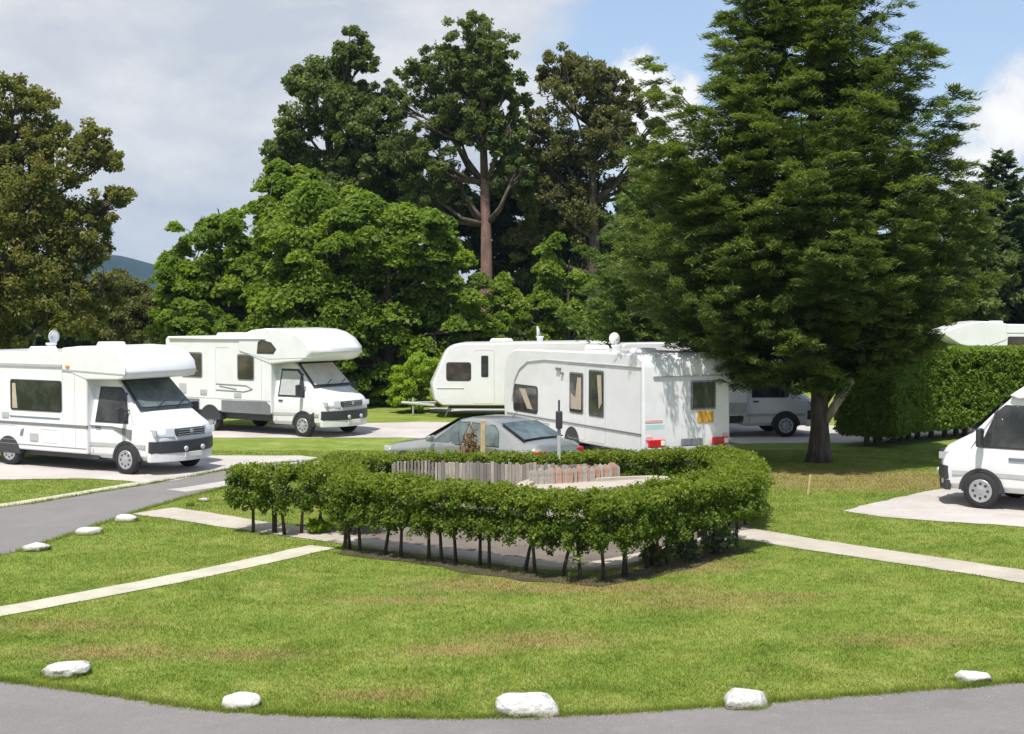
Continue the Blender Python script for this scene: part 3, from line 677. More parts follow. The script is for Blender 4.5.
# ---- raised bed with pale coping and bare reddish stems
zt = .70
c = [G(516, 486, zt), G(560, 488.5, zt), G(612, 487, zt), G(672, 479, zt), G(655, 475.5, zt), G(600, 477, zt), G(540, 477, zt)]
cc = smooth_poly(c, .12); mid = cc.mean(0); rb = thing('raised_bed', 'low raised bed with pale stone coping in front of the board fence', 'raised bed', (mid[0], mid[1], 0))
q = cc - mid; inn = q * (1 - .24 / np.linalg.norm(q, axis=1, keepdims=True)); n = len(q)
mb = MB(); mb.add([(*p, 0) for p in q * .985] + [(*p, zt - .05) for p in q * .985], [(i, (i + 1) % n, n + (i + 1) % n, n + i) for i in range(n)]); mb.build('wall', M['concrete'], rb)
mb = MB(); mb.add([(*p, zt - .05) for p in q] + [(*p, zt) for p in q] + [(*p, zt) for p in inn] + [(*p, zt - .06) for p in inn], [(k * n + i, k * n + (i + 1) % n, (k + 1) * n + (i + 1) % n, (k + 1) * n + i) for k in range(3) for i in range(n)])
mb.build('coping', M['concrete'], rb)
mb = MB(); mb.add([(*p, zt - .05) for p in inn], [tuple(range(n))]); mb.build('gravel_fill', M['concrete'], rb)
M['pinkpale'] = simple('reddish_timber', (.40, .24, .18), .85, var=.35, scale=9); M['greypale'] = simple('grey_timber', (.34, .31, .28), .85, var=.3, scale=9)
for k in range(26):
    f = k / 25; p = G(532 + 88 * f, 484.5 - 6 * f * f, zt) + Vector((random.uniform(-.03, .03), random.uniform(.42, .50), -.05)); hh = random.uniform(.20, .27); red = k % 5 in (1, 3, 4) and k > 5
    mb = MB(); w_ = .048; d_ = .022
    mb.add([(-w_, -d_, 0), (w_, -d_, 0), (w_, d_, 0), (-w_, d_, 0), (-w_, -d_, hh), (w_, -d_, hh), (w_, d_, hh), (-w_, d_, hh), (0, -d_, hh + .04), (0, d_, hh + .04)],
           [(3, 2, 1, 0), (0, 1, 5, 8, 4), (2, 3, 7, 9, 6), (1, 2, 6, 5), (3, 0, 4, 7), (4, 8, 9, 7), (8, 5, 6, 9)])
    o = mb.build('short_pale', M['pinkpale' if red else 'greypale']); o.location = p; o.rotation_euler = (random.uniform(-.05, .05), random.uniform(-.05, .05), .03)
    tag(o, ('short reddish' if red else 'short grey') + ' timber pale standing in the raised bed', 'pale', ('reddish' if red else 'grey') + ' timber pales in the raised bed')

def plant(name, label, cat, loc, r, h, mat, size, n=60, per=12, stems=4, stemmat=None, group=None):
    t = thing(name, label, cat, loc, 0, group); mb = MB()
    for k in range(stems):
        a = rng.normal(0, r * .45, 2); mb.tube([(a[0] * .3, a[1] * .3, -.02), (a[0] * .7, a[1] * .7, h * .5), (a[0], a[1], h * .85)], [.014, .011, .006], 5)
    mb.build('stems', stemmat or M['stem'], t)
    q = unit(rng.normal(size=(n, 3))) * rng.random((n, 1)) ** .4; C = q * np.array([r, r, h * .42]) + np.array([0, 0, h * .56])
    V, tt = leaves(C, r * .25, per, size, .8, .4); V[:, :, 2] = np.maximum(V[:, :, 2], .01); link('foliage', np_mesh('foliage', V, tt), mat, t); return t
Y1 = G(470, 493).y
plant('shrub', 'small orange-leaved shrub beside the pale timber post in front of the grey car', 'shrub', (D(468, 440, Y1).x, Y1 + .25, 0), .24, 1.42, L['rust'], .04, 60, 10)
plant('shrub', 'low orange-tipped shrub in front of the grey car rear window, right of the timber post', 'shrub', (D(507, 440, Y1).x, Y1 + .45, 0), .26, 1.30, L['rust'], .04, 40, 10)
for i, (px, py, rr, hh, lb) in enumerate([(654, 566, .22, .30, 'low dark green plant under the right end of the long hedge'), (684, 560, .27, .36, 'variegated low shrub with pale leaves under the right end of the long hedge'),
        (716, 553, .30, .42, 'grey-green low shrub at the corner where the right path meets the hedge'), (318, 533, .20, .22, 'tuft of bright grass-like leaves at the yard entrance by the short hedge clump')]):
    plant('low_plant', lb, 'plant', tuple(G(px, py)), rr, hh, [L['dark'], L['mixed'], L['mixed'], L['lime']][i], .045, 70, 12)

# ---- tall clipped hedge right
def tallhedge():
    pts = [G(866, 447), G(900, 441), (G(960, 435.5)), G(1060, 431), G(1250, 428)]
    c = smooth_poly(pts, .3, False); t = np.gradient(c, axis=0); t /= np.linalg.norm(t, axis=1, keepdims=True); nr = np.stack([-t[:, 1], t[:, 0]], 1)
    o0 = c[0]; root = thing('tall_hedge', 'tall clipped green hedge beyond the right lawn, shaded by the conifer at one end', 'hedge', (o0[0], o0[1], 0))
    n = 5200; i = rng.integers(0, len(c), n); hw, zb, zt = .75, .42, 2.42
    f = rng.integers(0, 4, n); a = rng.uniform(-1, 1, n); u = rng.random(n)
    off = np.where(f == 0, a * hw, np.where(f == 1, -hw, np.where(f == 2, hw, a * hw))); z = np.where(f == 0, zt, np.where(f == 3, zb, zb + (zt - zb) * u))
    off = off * (1 + .05 * np.sin(i * .3)); z = z + .03 * np.sin(i * .21) + rng.normal(0, .015, n)
    cen = np.stack([c[i, 0] + nr[i, 0] * off - o0[0], c[i, 1] + nr[i, 1] * off - o0[1], z], 1)
    e = rng.random(500); ce = np.stack([c[0, 0] + nr[0, 0] * (e * 2 - 1) * hw - o0[0], c[0, 1] + nr[0, 1] * (e * 2 - 1) * hw - o0[1], zb + (zt - zb) * rng.random(500)], 1)
    V, tt = leaves(np.concatenate([cen, ce]), .15, 70, .058, .9, .5)
    link('foliage', np_mesh('foliage', V, tt), L['clip'], root)
    # dense woody heart
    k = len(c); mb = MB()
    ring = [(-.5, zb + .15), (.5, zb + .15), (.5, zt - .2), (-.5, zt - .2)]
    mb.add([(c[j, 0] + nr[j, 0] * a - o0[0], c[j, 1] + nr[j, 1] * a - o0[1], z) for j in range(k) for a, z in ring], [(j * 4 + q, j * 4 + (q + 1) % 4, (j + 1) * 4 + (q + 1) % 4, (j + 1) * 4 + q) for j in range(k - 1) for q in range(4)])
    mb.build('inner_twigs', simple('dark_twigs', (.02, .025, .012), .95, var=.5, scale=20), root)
    for s in np.linspace(1, len(c) - 2, 30):
        p = c[int(s)] - o0 + rng.normal(0, .12, 2); mb = MB(); mb.tube([(p[0], p[1], -.02), (p[0] + rng.normal(0, .04), p[1], .8)], [.085, .06], 7); mb.build('stem', M['bark'], root, True)
tallhedge()
# ================================================================== STONES
from mathutils import noise as mnoise
STONES = []
def stone(px, py, wpx, hfrac, dfrac, seed, label, group, square=0.5, flat=False, skew=0):
    c = G(px, py); s = wpx * c.y / FPX / 2
    bm = bmesh.new(); bmesh.ops.create_icosphere(bm, subdivisions=4, radius=1)
    for v in bm.verts:
        p = v.co.copy(); e = 1 - square * .55
        q = Vector([math.copysign(abs(a) ** e, a) for a in p])
        n = mnoise.fractal(p * 1.3 + Vector((seed * 7.1, 0, 0)), 1.0, 2.0, 4) * .16 + mnoise.fractal(p * 4 + Vector((seed, 3, 0)), 1.0, 2.0, 3) * .06
        # a few flat broken faces
        q = q * (1 + n)
        for k in range(6):
            r_ = random.Random(seed * 31 + k); d = Vector((r_.uniform(-1, 1), r_.uniform(-1, 1), r_.uniform(-.2, 1))).normalized(); lim = r_.uniform(.78, .95); dd = q.dot(d)
            if dd > lim: q -= d * (dd - lim) * .85
        v.co = Vector((q.x * s, q.y * s * dfrac, (q.z * .5 + .34) * s * 2 * hfrac + q.x * skew * s))
        if v.co.z < 0: v.co.z *= .3
    me = bpy.data.meshes.new('painted_stone'); bm.to_mesh(me); bm.free()
    o = link('painted_stone', me, M['stone'], None, True); o.location = (c.x, c.y + s * dfrac * .6, -.015); o.rotation_euler = (0, 0, random.uniform(-.15, .15))
    STONES.append((c.x, c.y + s * dfrac * .6, s)); tag(o, label, 'painted stone', group)
g1 = 'white painted stones edging the lawn along the near road'
g2 = 'white painted stones edging the lawn along the left road'
stone(62, 677, 48, .36, .8, 1, 'flattish white stone with one low end beside the near road, furthest left of its row', g1, .3, skew=.12)
stone(239, 710, 43, .46, .8, 2, 'domed white stone with a grey chipped corner, second along the near road from the left', g1, .2)
stone(527, 716, 64, .36, .8, 3, 'widest white stone by the near road, a long low block with rounded ends', g1, .8)
stone(747, 708, 47, .45, .8, 4, 'boxy white stone with a dark hollow, between the widest stone and the small right one', g1, 1.0)
stone(976, 684, 35, .42, .8, 5, 'small white stone near the right end of the near road edge', g1, .6)
stone(34, 551, 27, .36, .9, 6, 'flat white stone at the left road edge, closest to the frame edge', g2, .6)
stone(87, 535, 26, .34, .9, 7, 'flat white stone at the left road edge, second from the frame edge', g2, .6)
stone(125, 522, 22, .42, .9, 8, 'white stone at the left road edge just left of the upper path end', g2, .5)
stone(203, 502, 12, .45, .8, 9, 'tiny white stone by the road between the upper path end and the short hedge clump', g2, .5)
stone(190, 506, 7, .4, .8, 10, 'smallest white pebble-like stone at the end of the upper path', g2, .5)

# ================================================================== GRASS
def inside(poly, x, y):
    r = np.zeros(len(x), bool); n = len(poly)
    mn, mx = poly.min(0), poly.max(0); k = (x > mn[0]) & (x < mx[0]) & (y > mn[1]) & (y < mx[1]); xs, ys = x[k], y[k]; rr = np.zeros(len(xs), bool)
    for i in range(n):
        x1, y1 = poly[i]; x2, y2 = poly[(i + 1) % n]
        if y1 == y2: continue
        c = ((y1 > ys) != (y2 > ys)) & (xs < (x2 - x1) * (ys - y1) / (y2 - y1) + x1); rr ^= c
    r[k] = rr; return r
def grass():
    n = 620000
    Y = 12.2 + (36 - 12.2) * rng.random(n) ** 1.25; X = (rng.random(n) * 2 - 1) * (Y * .375 + .8)
    bad = np.zeros(n, bool)
    for p in NOGRASS: bad |= inside(p, X, Y)
    X, Y = X[~bad], Y[~bad]; n = len(X)
    cl = .5 + .5 * np.sin(X * 3.1 + np.sin(Y * 2.3) * 2) * np.sin(Y * 2.7 + np.sin(X * 1.9) * 2)
    h = (.016 + .020 * rng.random(n)) * (.7 + .6 * cl); tall = rng.random(n) < .012; h[tall] *= 1.9
    sc = np.maximum(1, Y / 20); a = rng.random(n) * 2 * np.pi; w = .0045 * sc * (.7 + .6 * rng.random(n)); le = rng.normal(0, .5, (n, 2)) * h[:, None]
    V = np.zeros((n, 3, 3)); V[:, 0] = np.stack([X - np.cos(a) * w, Y - np.sin(a) * w, np.zeros(n)], 1); V[:, 1] = np.stack([X + np.cos(a) * w, Y + np.sin(a) * w, np.zeros(n)], 1)
    V[:, 2] = np.stack([X + le[:, 0], Y + le[:, 1], h], 1)
    # taller uncut tufts round the stones and along the near road edge
    B = []
    for cx, cy, s in STONES:
        k = 420; an = rng.random(k) * 6.283; rr = s * (.80 + .35 * rng.random(k)); B.append(np.stack([cx + np.cos(an) * rr, cy + np.sin(an) * rr * .9], 1))
    for e in (NOGRASS[0], NOGRASS[1]):
        d = np.roll(e, -1, 0) - e; ln = np.linalg.norm(d, axis=1); ok = (e[:, 1] < 34) & (e[:, 1] > 11) & (np.abs(e[:, 0]) < e[:, 1] * .42) & (ln < 1)
        idx = rng.choice(np.where(ok)[0], 16000); B.append(e[idx] + d[idx] * rng.random((16000, 1)) + rng.normal(0, .035, (16000, 2)))
    B = np.concatenate(B); m_ = len(B); hh = .03 + .05 * rng.random(m_) ** 2; aa = rng.random(m_) * 6.283; ww = .004 * np.maximum(1, B[:, 1] / 18); ll = rng.normal(0, .4, (m_, 2)) * hh[:, None]
    W = np.zeros((m_, 3, 3)); W[:, 0] = np.stack([B[:, 0] - np.cos(aa) * ww, B[:, 1] - np.sin(aa) * ww, np.zeros(m_)], 1); W[:, 1] = np.stack([B[:, 0] + np.cos(aa) * ww, B[:, 1] + np.sin(aa) * ww, np.zeros(m_)], 1); W[:, 2] = np.stack([B[:, 0] + ll[:, 0], B[:, 1] + ll[:, 1], hh], 1)
    V = np.concatenate([V, W]); n = len(V)
    o = link('grass', np_mesh('grass', V, rng.random(n)), M['grassblade']); tag(o, 'short mown grass of the lawns', 'grass', kind='stuff')
m = M['ground'].copy(); m.name = 'grass_blades'; nt = m.node_tree; b = nt.nodes['Principled BSDF']
src = b.inputs['Base Color'].links[0].from_socket; at = nt.nodes.new('ShaderNodeAttribute'); at.attribute_name = 'tint'
c = mixc(nt, 1.0, src, ramp(nt, [(0, (.95, 1.0, .8)), (1, (1.5, 1.4, 1.3))], at.outputs['Fac']), 'MULTIPLY'); nt.links.new(c, b.inputs['Base Color'])
for l in list(b.inputs['Normal'].links): nt.links.remove(l)
t = nt.nodes.new('ShaderNodeBsdfTranslucent'); nt.links.new(c, t.inputs[0]); mx = nt.nodes.new('ShaderNodeMixShader'); mx.inputs[0].default_value = .45
nt.links.new(b.outputs[0], mx.inputs[1]); nt.links.new(t.outputs[0], mx.inputs[2]); nt.links.new(mx.outputs[0], nt.nodes['Material Output'].inputs[0])
M['grassblade'] = m
grass()
def grit():
    P_ = []
    for e in (NOGRASS[0], NOGRASS[1]):
        ok = np.where((e[:, 1] < 30) & (e[:, 1] > 10) & (np.abs(e[:, 0]) < e[:, 1] * .42))[0]
        p = e[rng.choice(ok, 1500)] + rng.normal(0, .12, (1500, 2)) * (1 + rng.random((1500, 1))); P_.append(p[inside(e, p[:, 0], p[:, 1])])
    P_ = np.concatenate(P_); n = len(P_); s = rng.uniform(.004, .010, n)[:, None]
    a = rng.random(n) * 6.283; c = np.stack([np.cos(a), np.sin(a)], 1) * s; d = np.stack([-np.sin(a), np.cos(a)], 1) * s
    A_ = [np.concatenate([P_ + o_, np.full((n, 1), .006)], 1) for o_ in (c, d, -c, -d)]; T_ = np.concatenate([P_ + c * .2, .006 + s * .9], 1)
    V = np.concatenate([np.stack([A_[i], A_[(i + 1) % 4], T_], 1) for i in range(4)])
    tag(link('gravel', np_mesh('gravel', V), simple('road_grit', (.27, .255, .24), .9, var=.4, scale=30)), 'loose grit scattered along the road edges', 'gravel', kind='stuff')
grit()

# ================================================================== VEHICLES
M['sglass'] = glassmat('car_glass', (.05, .068, .066), .03, 1.0)
class Loft:
    """cab body: stations (x, zb, mid, zt, w, wt)"""
    def __init__(s, st): s.st = st
    def at(s, x):
        xs = [a[0] for a in s.st][::-1]
        return [float(np.interp(x, xs, [a[k] for a in s.st][::-1])) for k in range(1, 6)]
    def ysurf(s, x, z):
        zb, mid, zt, w, wt = s.at(x)
        if z <= mid: return w
        return w + (wt - w) * min(1, (z - mid) / max(.01, zt - .05 - mid))
    def sect(s, a):
        x, zb, mid, zt, w, wt = a
        return [(w - .10, zb), (w - .01, zb + .10), (w, (zb + mid) / 2 + .05), (w - .005, mid), (wt, zt - .05), (wt - .09, zt - .005), (wt * .5, zt + .012), (0, zt + .018)]
    def build(s, name, mat, parent, curve=.10):
        vs = []; fs = []; m = len(s.sect(s.st[0])); n = 2 * m - 1
        for a in s.st:
            sec = s.sect(a); k = max(0, min(1, (a[0] + .2) / 1.1))
            row = [(y, z) for y, z in sec] + [(-y, z) for y, z in sec[:-1][::-1]]
            for y, z in row: vs.append((a[0] - curve * k * (abs(y) / a[4]) ** 2.5 * 1.6, y, z))
        for i in range(len(s.st) - 1):
            for k in range(n - 1): fs.append((i * n + k, i * n + k + 1, (i + 1) * n + k + 1, (i + 1) * n + k))
            fs.append((i * n + n - 1, i * n, (i + 1) * n, (i + 1) * n + n - 1))
        fs += [tuple(range(n)), tuple(range((len(s.st) - 1) * n, len(s.st) * n))[::-1]]
        o = MB().add(vs, fs).build(name, mat, parent, smooth=True)
        m_ = o.modifiers.new('bev', 'BEVEL'); m_.width = .025; m_.segments = 2; m_.limit_method = 'ANGLE'; m_.angle_limit = R(28); o.modifiers.new('wn', 'WEIGHTED_NORMAL')
        return o
def panel(surf, pts, side, t=.012, inset=.03):
    """pts (x,z) polygon on a side surface y=surf(x,z)"""
    vs = [(x, side * (surf(x, z) + t), z) for x, z in pts] + [(x, side * (surf(x, z) - inset), z) for x, z in pts]; n = len(pts)
    return MB().add(vs, [tuple(range(n)), tuple(range(n, 2 * n))[::-1]] + [(i, (i + 1) % n, n + (i + 1) % n, n + i) for i in range(n)])
def rrect(x0, z0, x1, z1, r=.06, k=4):
    out = []
    for cx, cz, a0 in ((x1 - r, z1 - r, 0), (x0 + r, z1 - r, 90), (x0 + r, z0 + r, 180), (x1 - r, z0 + r, 270)):
        for i in range(k + 1):
            a = R(a0 + 90 * i / k); out.append((cx + r * math.cos(a), cz + r * math.sin(a)))
    return out
def grow(pts, d):
    cx = sum(p[0] for p in pts) / len(pts); cz = sum(p[1] for p in pts) / len(pts)
    hx = max(abs(p[0] - cx) for p in pts); hz = max(abs(p[1] - cz) for p in pts)
    return [(cx + (x - cx) * (1 + d / hx), cz + (z - cz) * (1 + d / hz)) for x, z in pts]
def side_window(surf, pts, side, parent, glass='glass', blind=None, frame=.03, fm='dark'):
    f = panel(surf, grow(pts, frame), side, .010).build('window', M[fm], parent)
    panel(surf, pts, side, .018).build('pane', M[glass], f)
    if blind: panel(surf, blind, side, .0215).build('blind', M['curtain'], f)
    return f
def wheel(parent, x, y, r, side, trim='rim'):
    w = bpy.data.objects.new('wheel', None); COL.objects.link(w); w.parent = parent; w.location = (x, y, r)
    MB().lathe([(r * .62, -.10), (r * .9, -.10), (r, -.065), (r, .065), (r * .9, .10), (r * .62, .10)]).build('tyre', M['tyre'], w, True)
    s = side; mb = MB().lathe([(r * .64, s * .09), (r * .64, s * .108), (r * .58, s * .114), (r * .52, s * .104), (r * .2, s * .112), (r * .14, s * .124), (.01, s * .124)])
    mb.build('rim', M[trim], w, True)
    mb = MB()
    for k in range(8):
        a = k * math.pi / 4; mb.lathe([(.030, s * .100), (.026, s * .111)], (r * .40 * math.cos(a), 0, r * .40 * math.sin(a)), n=10)
    mb.build('rim_holes', M['dark'], w)
    return w
def extr(pts, hw, name, mat, parent, nose=None, rnd=.05, bev=.035, kmin=.86, seg=3, taper=0):
    """side outline extruded across the width; nose=(x0,sign): beyond x0 the outline is drawn back towards the sides"""
    ys = [-1, -.96, -.8, -.5, 0, .5, .8, .96, 1]; vs = []; n = len(pts)
    cx = sum(p[0] for p in pts) / n; cz = sum(p[1] for p in pts) / n
    for t in ys:
        k = 1 - (1 - kmin) * abs(t) ** 3
        for x, z in pts:
            X = x
            if nose and (x - nose[0]) * nose[1] > 0: X = nose[0] + (x - nose[0]) * k
            vs.append((X, t * hw * (1 - taper * max(0, z - 1)), z))
    fs = []
    for j in range(len(ys) - 1):
        for i in range(n): fs.append((j * n + i, j * n + (i + 1) % n, (j + 1) * n + (i + 1) % n, (j + 1) * n + i))
    fs += [tuple(range(n))[::-1], tuple(range((len(ys) - 1) * n, len(ys) * n))]
    return MB().add(vs, fs).build(name, mat, parent, bevel=bev, seg=seg, angle=40)
def arc(cx, cz, r, a0, a1, k=6, rz=None):
    return [(cx + r * math.cos(R(a0 + (a1 - a0) * i / k)), cz + (rz or r) * math.sin(R(a0 + (a1 - a0) * i / k))) for i in range(k + 1)]

CAB = [(.99, .42, .58, .70, .70, .68), (.965, .34, .66, .82, .84, .80), (.90, .32, .82, 1.00, .93, .88), (.80, .32, .90, 1.12, .96, .88), (.52, .32, .98, 1.26, .98, .87), (.27, .32, 1.06, 1.40, 1.0, .86),
       (.10, .32, 1.08, 1.56, 1.0, .83), (-.12, .32, 1.08, 1.78, 1.0, .80), (-.42, .32, 1.08, 2.06, 1.0, .76), (-.62, .32, 1.08, 2.16, 1.0, .75), (-1.20, .32, 1.08, 2.20, 1.0, .76)]
def cab(root, blindscreen=False, low='white'):
    lf = Loft(CAB); lf.build('cab', M['white'], root)
    # windscreen with surround
    def sc(e, off, z0=1.43, z1=2.05):
        vs = []; rows = 7
        for i in range(rows):
            t = i / (rows - 1); z = z0 + (z1 - z0) * t; x = .25 + (z - 1.42) * (-.67 / .64); wt = lf.at(x)[4] * .93 + e
            for j in range(9):
                y = (j / 4 - 1) * wt; vs.append((x + off + .02 - .055 * (abs(y) / .85) ** 2, y, z + off * .8))
        return MB().add(vs, [(i * 9 + j, i * 9 + j + 1, (i + 1) * 9 + j + 1, (i + 1) * 9 + j) for i in range(rows - 1) for j in range(8)])
    f = sc(.035, .030, 1.40, 2.08).build('windscreen', M['dark'], root, True)
    sc(-.03, .042, 1.455, 2.03).build('pane', M['blind' if blindscreen else 'sglass'], f, True)
    if blindscreen is False:
        # pale dashboard reflections / sun visor seen through the glass
        pass
    mb = MB()
    for s in (-.35, .25): mb.tube([(.30, s, 1.455), (.16, s + .38, 1.60)], .012, 5)
    mb.build('wiper', M['dark'], f)
    mb = MB().box((.90, 0, .62), (.26, 1.6, .02))
    # bumper: wraps the nose
    def wrap(z0, z1, off, name, mat, ymax=.98, ext=-.0):
        vs = []; n = 13
        for z in (z0, z1):
            for j in range(n):
                y = (j / (n - 1) * 2 - 1) * ymax; k = (abs(y) / .93) ** 2.5
                x = 1.0 + off - .30 * k
                vs.append((x, y, z))
        m = 2 * n; vs += [(x - .12, y * .97, z) for x, y, z in vs[:m]]
        fs = [(j, j + 1, n + j + 1, n + j) for j in range(n - 1)] + [(n + j, n + j + 1, m + n + j + 1, m + n + j) for j in range(n - 1)] + [(m + j, m + j + 1, j + 1, j) for j in range(n - 1)]
        fs += [(0, n, m + n, m), (n - 1, m + n - 1, m + m - 1, m - 1)]
        fs += [(m + j + 1, m + j, m + n + j, m + n + j + 1) for j in range(n - 1)]
        return MB().add(vs, fs).build(name, M[mat], root, bevel=.02)
    wrap(.30, .50, .035, 'lower_bumper', low); bp = wrap(.50, .76, .055, 'bumper', 'dark')
    MB().box((1.045, 0, .44), (.03, .52, .11)).build('number_plate', M['plate'], root, bevel=.006)
    for s in (-.26, .26): MB().lathe([(.055, .0), (.06, .03), (.045, .05)], (1.06, s, .58), 'x', 14).build('fog_lamp', M['lamp'], bp, True)
    gr = MB().box((.93, 0, .94), (.12, .86, .16)).build('grille', M['dark'], root, bevel=.02)
    mb = MB()
    for k in range(3): mb.box((.995, 0, .89 + k * .05), (.012, .80, .012))
    mb.lathe([(.05, 0), (.045, .02)], (.99, 0, .95), 'x', 16); mb.build('grille_bar', M['lgrey'], gr)
    for s in (-1, 1):
        vs = [(.955, s * .46, .84), (.80, s * .90, .86), (.70, s * .925, 1.02), (.885, s * .46, 1.04)]
        vs2 = [(x - .12, y, z) for x, y, z in vs]
        h = MB().add(vs + vs2, [(0, 1, 2, 3), (7, 6, 5, 4), (0, 4, 5, 1), (1, 5, 6, 2), (2, 6, 7, 3), (3, 7, 4, 0)]).build('headlight', M['lamp'], root, bevel=.015)
        i = MB().box((.77, s * .905, .94), (.12, .03, .13)).build('indicator', M['lamp'], h)
        # door glass
        ys = lambda x, z: lf.ysurf(x, z)
        win = [(.02, 1.16), (-.95, 1.16), (-.95, 1.90), (-.36, 1.90), (-.20, 1.76)]
        f = panel(ys, grow(win, .03), s, .008).build('window', M['dark'], root)
        panel(ys, win, s, .016).build('pane', M['glass'], f)
        panel(ys, [(-.16, 1.15), (-.19, 1.15), (-.19, 1.80), (-.16, 1.77)], s, .02).build('quarterlight_bar', M['dark'], f)
        # door outline
        dl = MB(); pth = [(.20, .50), (.20, 1.12), (-.30, 1.95)]; pth2 = [(-1.04, .45), (-1.04, 1.95)]
        for pt in (pth, pth2): dl.tube([(x, s * (ys(x, z) + .001), z) for x, z in pt], .007, 4)
        dl.build('door_seam', M['grey'], root)
        MB().box((-.86, s * 1.012, 1.02), (.16, .03, .04)).build('door_handle', M['dark'], root, bevel=.008)
        panel(ys, [(.55, .60), (-1.15, .60), (-1.15, .68), (.55, .68)], s, .014).build('rubbing_strip', M['lgrey'], root)
        # mirror
        mr = MB().box((-.02, s * 1.16, 1.33), (.10, .20, .34)).build('mirror', M['dark'], root, bevel=.03)
        MB().tube([(.0, s * .93, 1.20), (0, s * 1.10, 1.22)], .022, 6).tube([(.0, s * .90, 1.42), (0, s * 1.10, 1.42)], .018, 6).build('mirror_arm', M['dark'], mr)
        # arch
        a = arc(0, .33, .42, 0, 180, 12); b_ = arc(0, .33, .36, 180, 0, 12)
        panel(lambda x, z: 1.0 - (.02 if x > .2 else 0), a + b_, s, .018, .06).build('wheel_arch', M['dark'], root)
        panel(lambda x, z: .985 if x < .25 else .97, arc(0, .33, .37, 0, 180, 14) + [(-.37, .30), (.37, .30)], s, .020, .25).build('arch_recess', M['dark'], root)
        wheel(root, 0, s * .93, .335, s)
    return lf

def body_parts(root, hw, xr, xf, z0, z1):
    pass
def flat(hw): return lambda x, z: hw
def seam(root, hw, pts, s, r=.006, mat='lgrey', name='seam'):
    return MB().tube([(x, s * (hw + .001), z) for x, z in pts], r, 4).build(name, M[mat], root)
def dish(root, x, y, z, name='satellite_dome', r=.22):
    d = MB().lathe([(.10, 0), (.10, .12), (.13, .14), (.13, .18)], (x, y, z), 'z', 14).build(name, M['white'], root, True)
    MB().lathe([(.02, -.02), (r * .6, .015), (r, .07), (r * .99, .085), (r * .6, .04), (.02, .01)], (x + .02, y, z + .33), 'x', 22).build('dish', M['white'], d, True)
    MB().tube([(x, y, z + .15), (x + .02, y, z + .33)], .03, 6).build('bracket', M['lgrey'], d)
    return d
def hatch(root, x, y, z, sx=.5, sy=.5): return MB().box((x, y, z + .05), (sx, sy, .10), taper=.85).build('roof_vent', M['white'], root, bevel=.02)

# ---- motorhome 1 (left, closest)
def place(o, near, ang, track=.93):
    """near = ground point of the near front wheel; vehicle faces ang; near wheel is on its right side"""
    f = Vector((math.cos(ang), math.sin(ang), 0)); l = Vector((-f.y, f.x, 0)); c = near + l * track
    o.location = c; o.rotation_euler = (0, 0, ang)
r1 = thing('motorhome', 'white motorhome with a low-profile roof pod and grey side stripe, parked nearest the left road', 'motorhome')
cab(r1)
hw = 1.10
body = [(-1.12, 2.0), (-1.12, .40), (-5.3, .40), (-5.36, .50), (-5.4, 2.5), (-5.3, 2.66), (-1.8, 2.68), (-1.12, 2.70)]
extr(body, hw, 'living_body', M['white'], r1)
extr([(-.02, 2.10), (.20, 2.13), (.28, 2.26), (.20, 2.48), (-.05, 2.68), (-.5, 2.80), (-1.3, 2.83), (-1.9, 2.78), (-1.9, 2.3), (-1.14, 2.08)], hw + .015, 'roof_pod', M['white'], r1, (-.6, 1), kmin=.80)
for s in (-1, 1):
    side_window(flat(hw), rrect(-3.62, 1.34, -1.95, 2.0), s, r1, 'glass', [(-3.57, 1.36), (-3.4, 1.36), (-3.46, 1.94), (-3.57, 1.94)])
    side_window(flat(hw), rrect(-5.1, 1.40, -4.2, 1.98), s, r1, 'bglass')
    panel(flat(hw + .015), [(.12, 2.205), (-1.9, 2.27), (-1.9, 2.30), (.12, 2.235)], s, .010).build('trim_line', M['lgrey'], r1)
    panel(flat(hw), [(-1.12, 1.045), (-5.35, 1.045), (-5.35, .98), (-1.12, .98)], s, .009).build('side_stripe', M['grey'], r1)
    panel(flat(hw), [(-1.9, 2.40), (-5.3, 2.40), (-5.3, 2.34), (-1.9, 2.34)], s, .03).build('awning_rail', M['lgrey'], r1)
    panel(flat(hw), [(-3.35, .72), (-3.25, .72), (-3.2, .90), (-3.3, .86)], s, .009).build('decal', M['grey'], r1)
    seam(r1, hw, rrect(-4.2, .62, -3.5, .95, .03), s); seam(r1, hw, [(-1.5, .52), (-1.5, 2.2)], s)
    seam(r1, hw, rrect(-2.6, .60, -2.1, .90, .03), s)
    panel(lambda x, z: 1.0, [(.18, 1.0), (-.45, 1.06), (-1.1, 1.06), (-1.1, 1.02), (-.42, 1.02), (.16, .78)], s, .02).build('side_stripe', M['grey'], r1)
    wheel(r1, -3.75, s * .98, .335, s)
    panel(flat(hw), arc(-3.75, .30, .40, 0, 180, 12), s, .004, .2).build('arch_recess', M['dark'], r1)

for s in (-1, 1):
    for x0, z0, x1, z1 in ((-3.95, 1.12, -3.72, 1.26), (-4.9, .70, -4.45, .92), (-3.0, .62, -2.72, .80)):
        MB().box(((x0 + x1) / 2, s * (hw + .006), (z0 + z1) / 2), (x1 - x0, .03, z1 - z0)).build('service_hatch', M['lgrey'], r1, bevel=.01)
    seam(r1, hw, [(-1.9, .5), (-1.9, 2.3)], s, .005); seam(r1, hw, [(-1.15, .52), (-5.35, .52)], s, .010, 'grey'); seam(r1, hw, rrect(-4.1, .60, -3.75 + .0, .61, .002), s) if 0 else None
    MB().box((-1.7, s * (hw + .02), 2.36), (.12, .04, .05)).build('marker_lamp', M['orange'], r1, bevel=.008)
    panel(flat(hw), [(-2.0, 1.18), (-3.7, 1.18), (-3.66, 1.145), (-2.0, 1.145)], s, .009).build('decal', M['bluegrey'], r1)
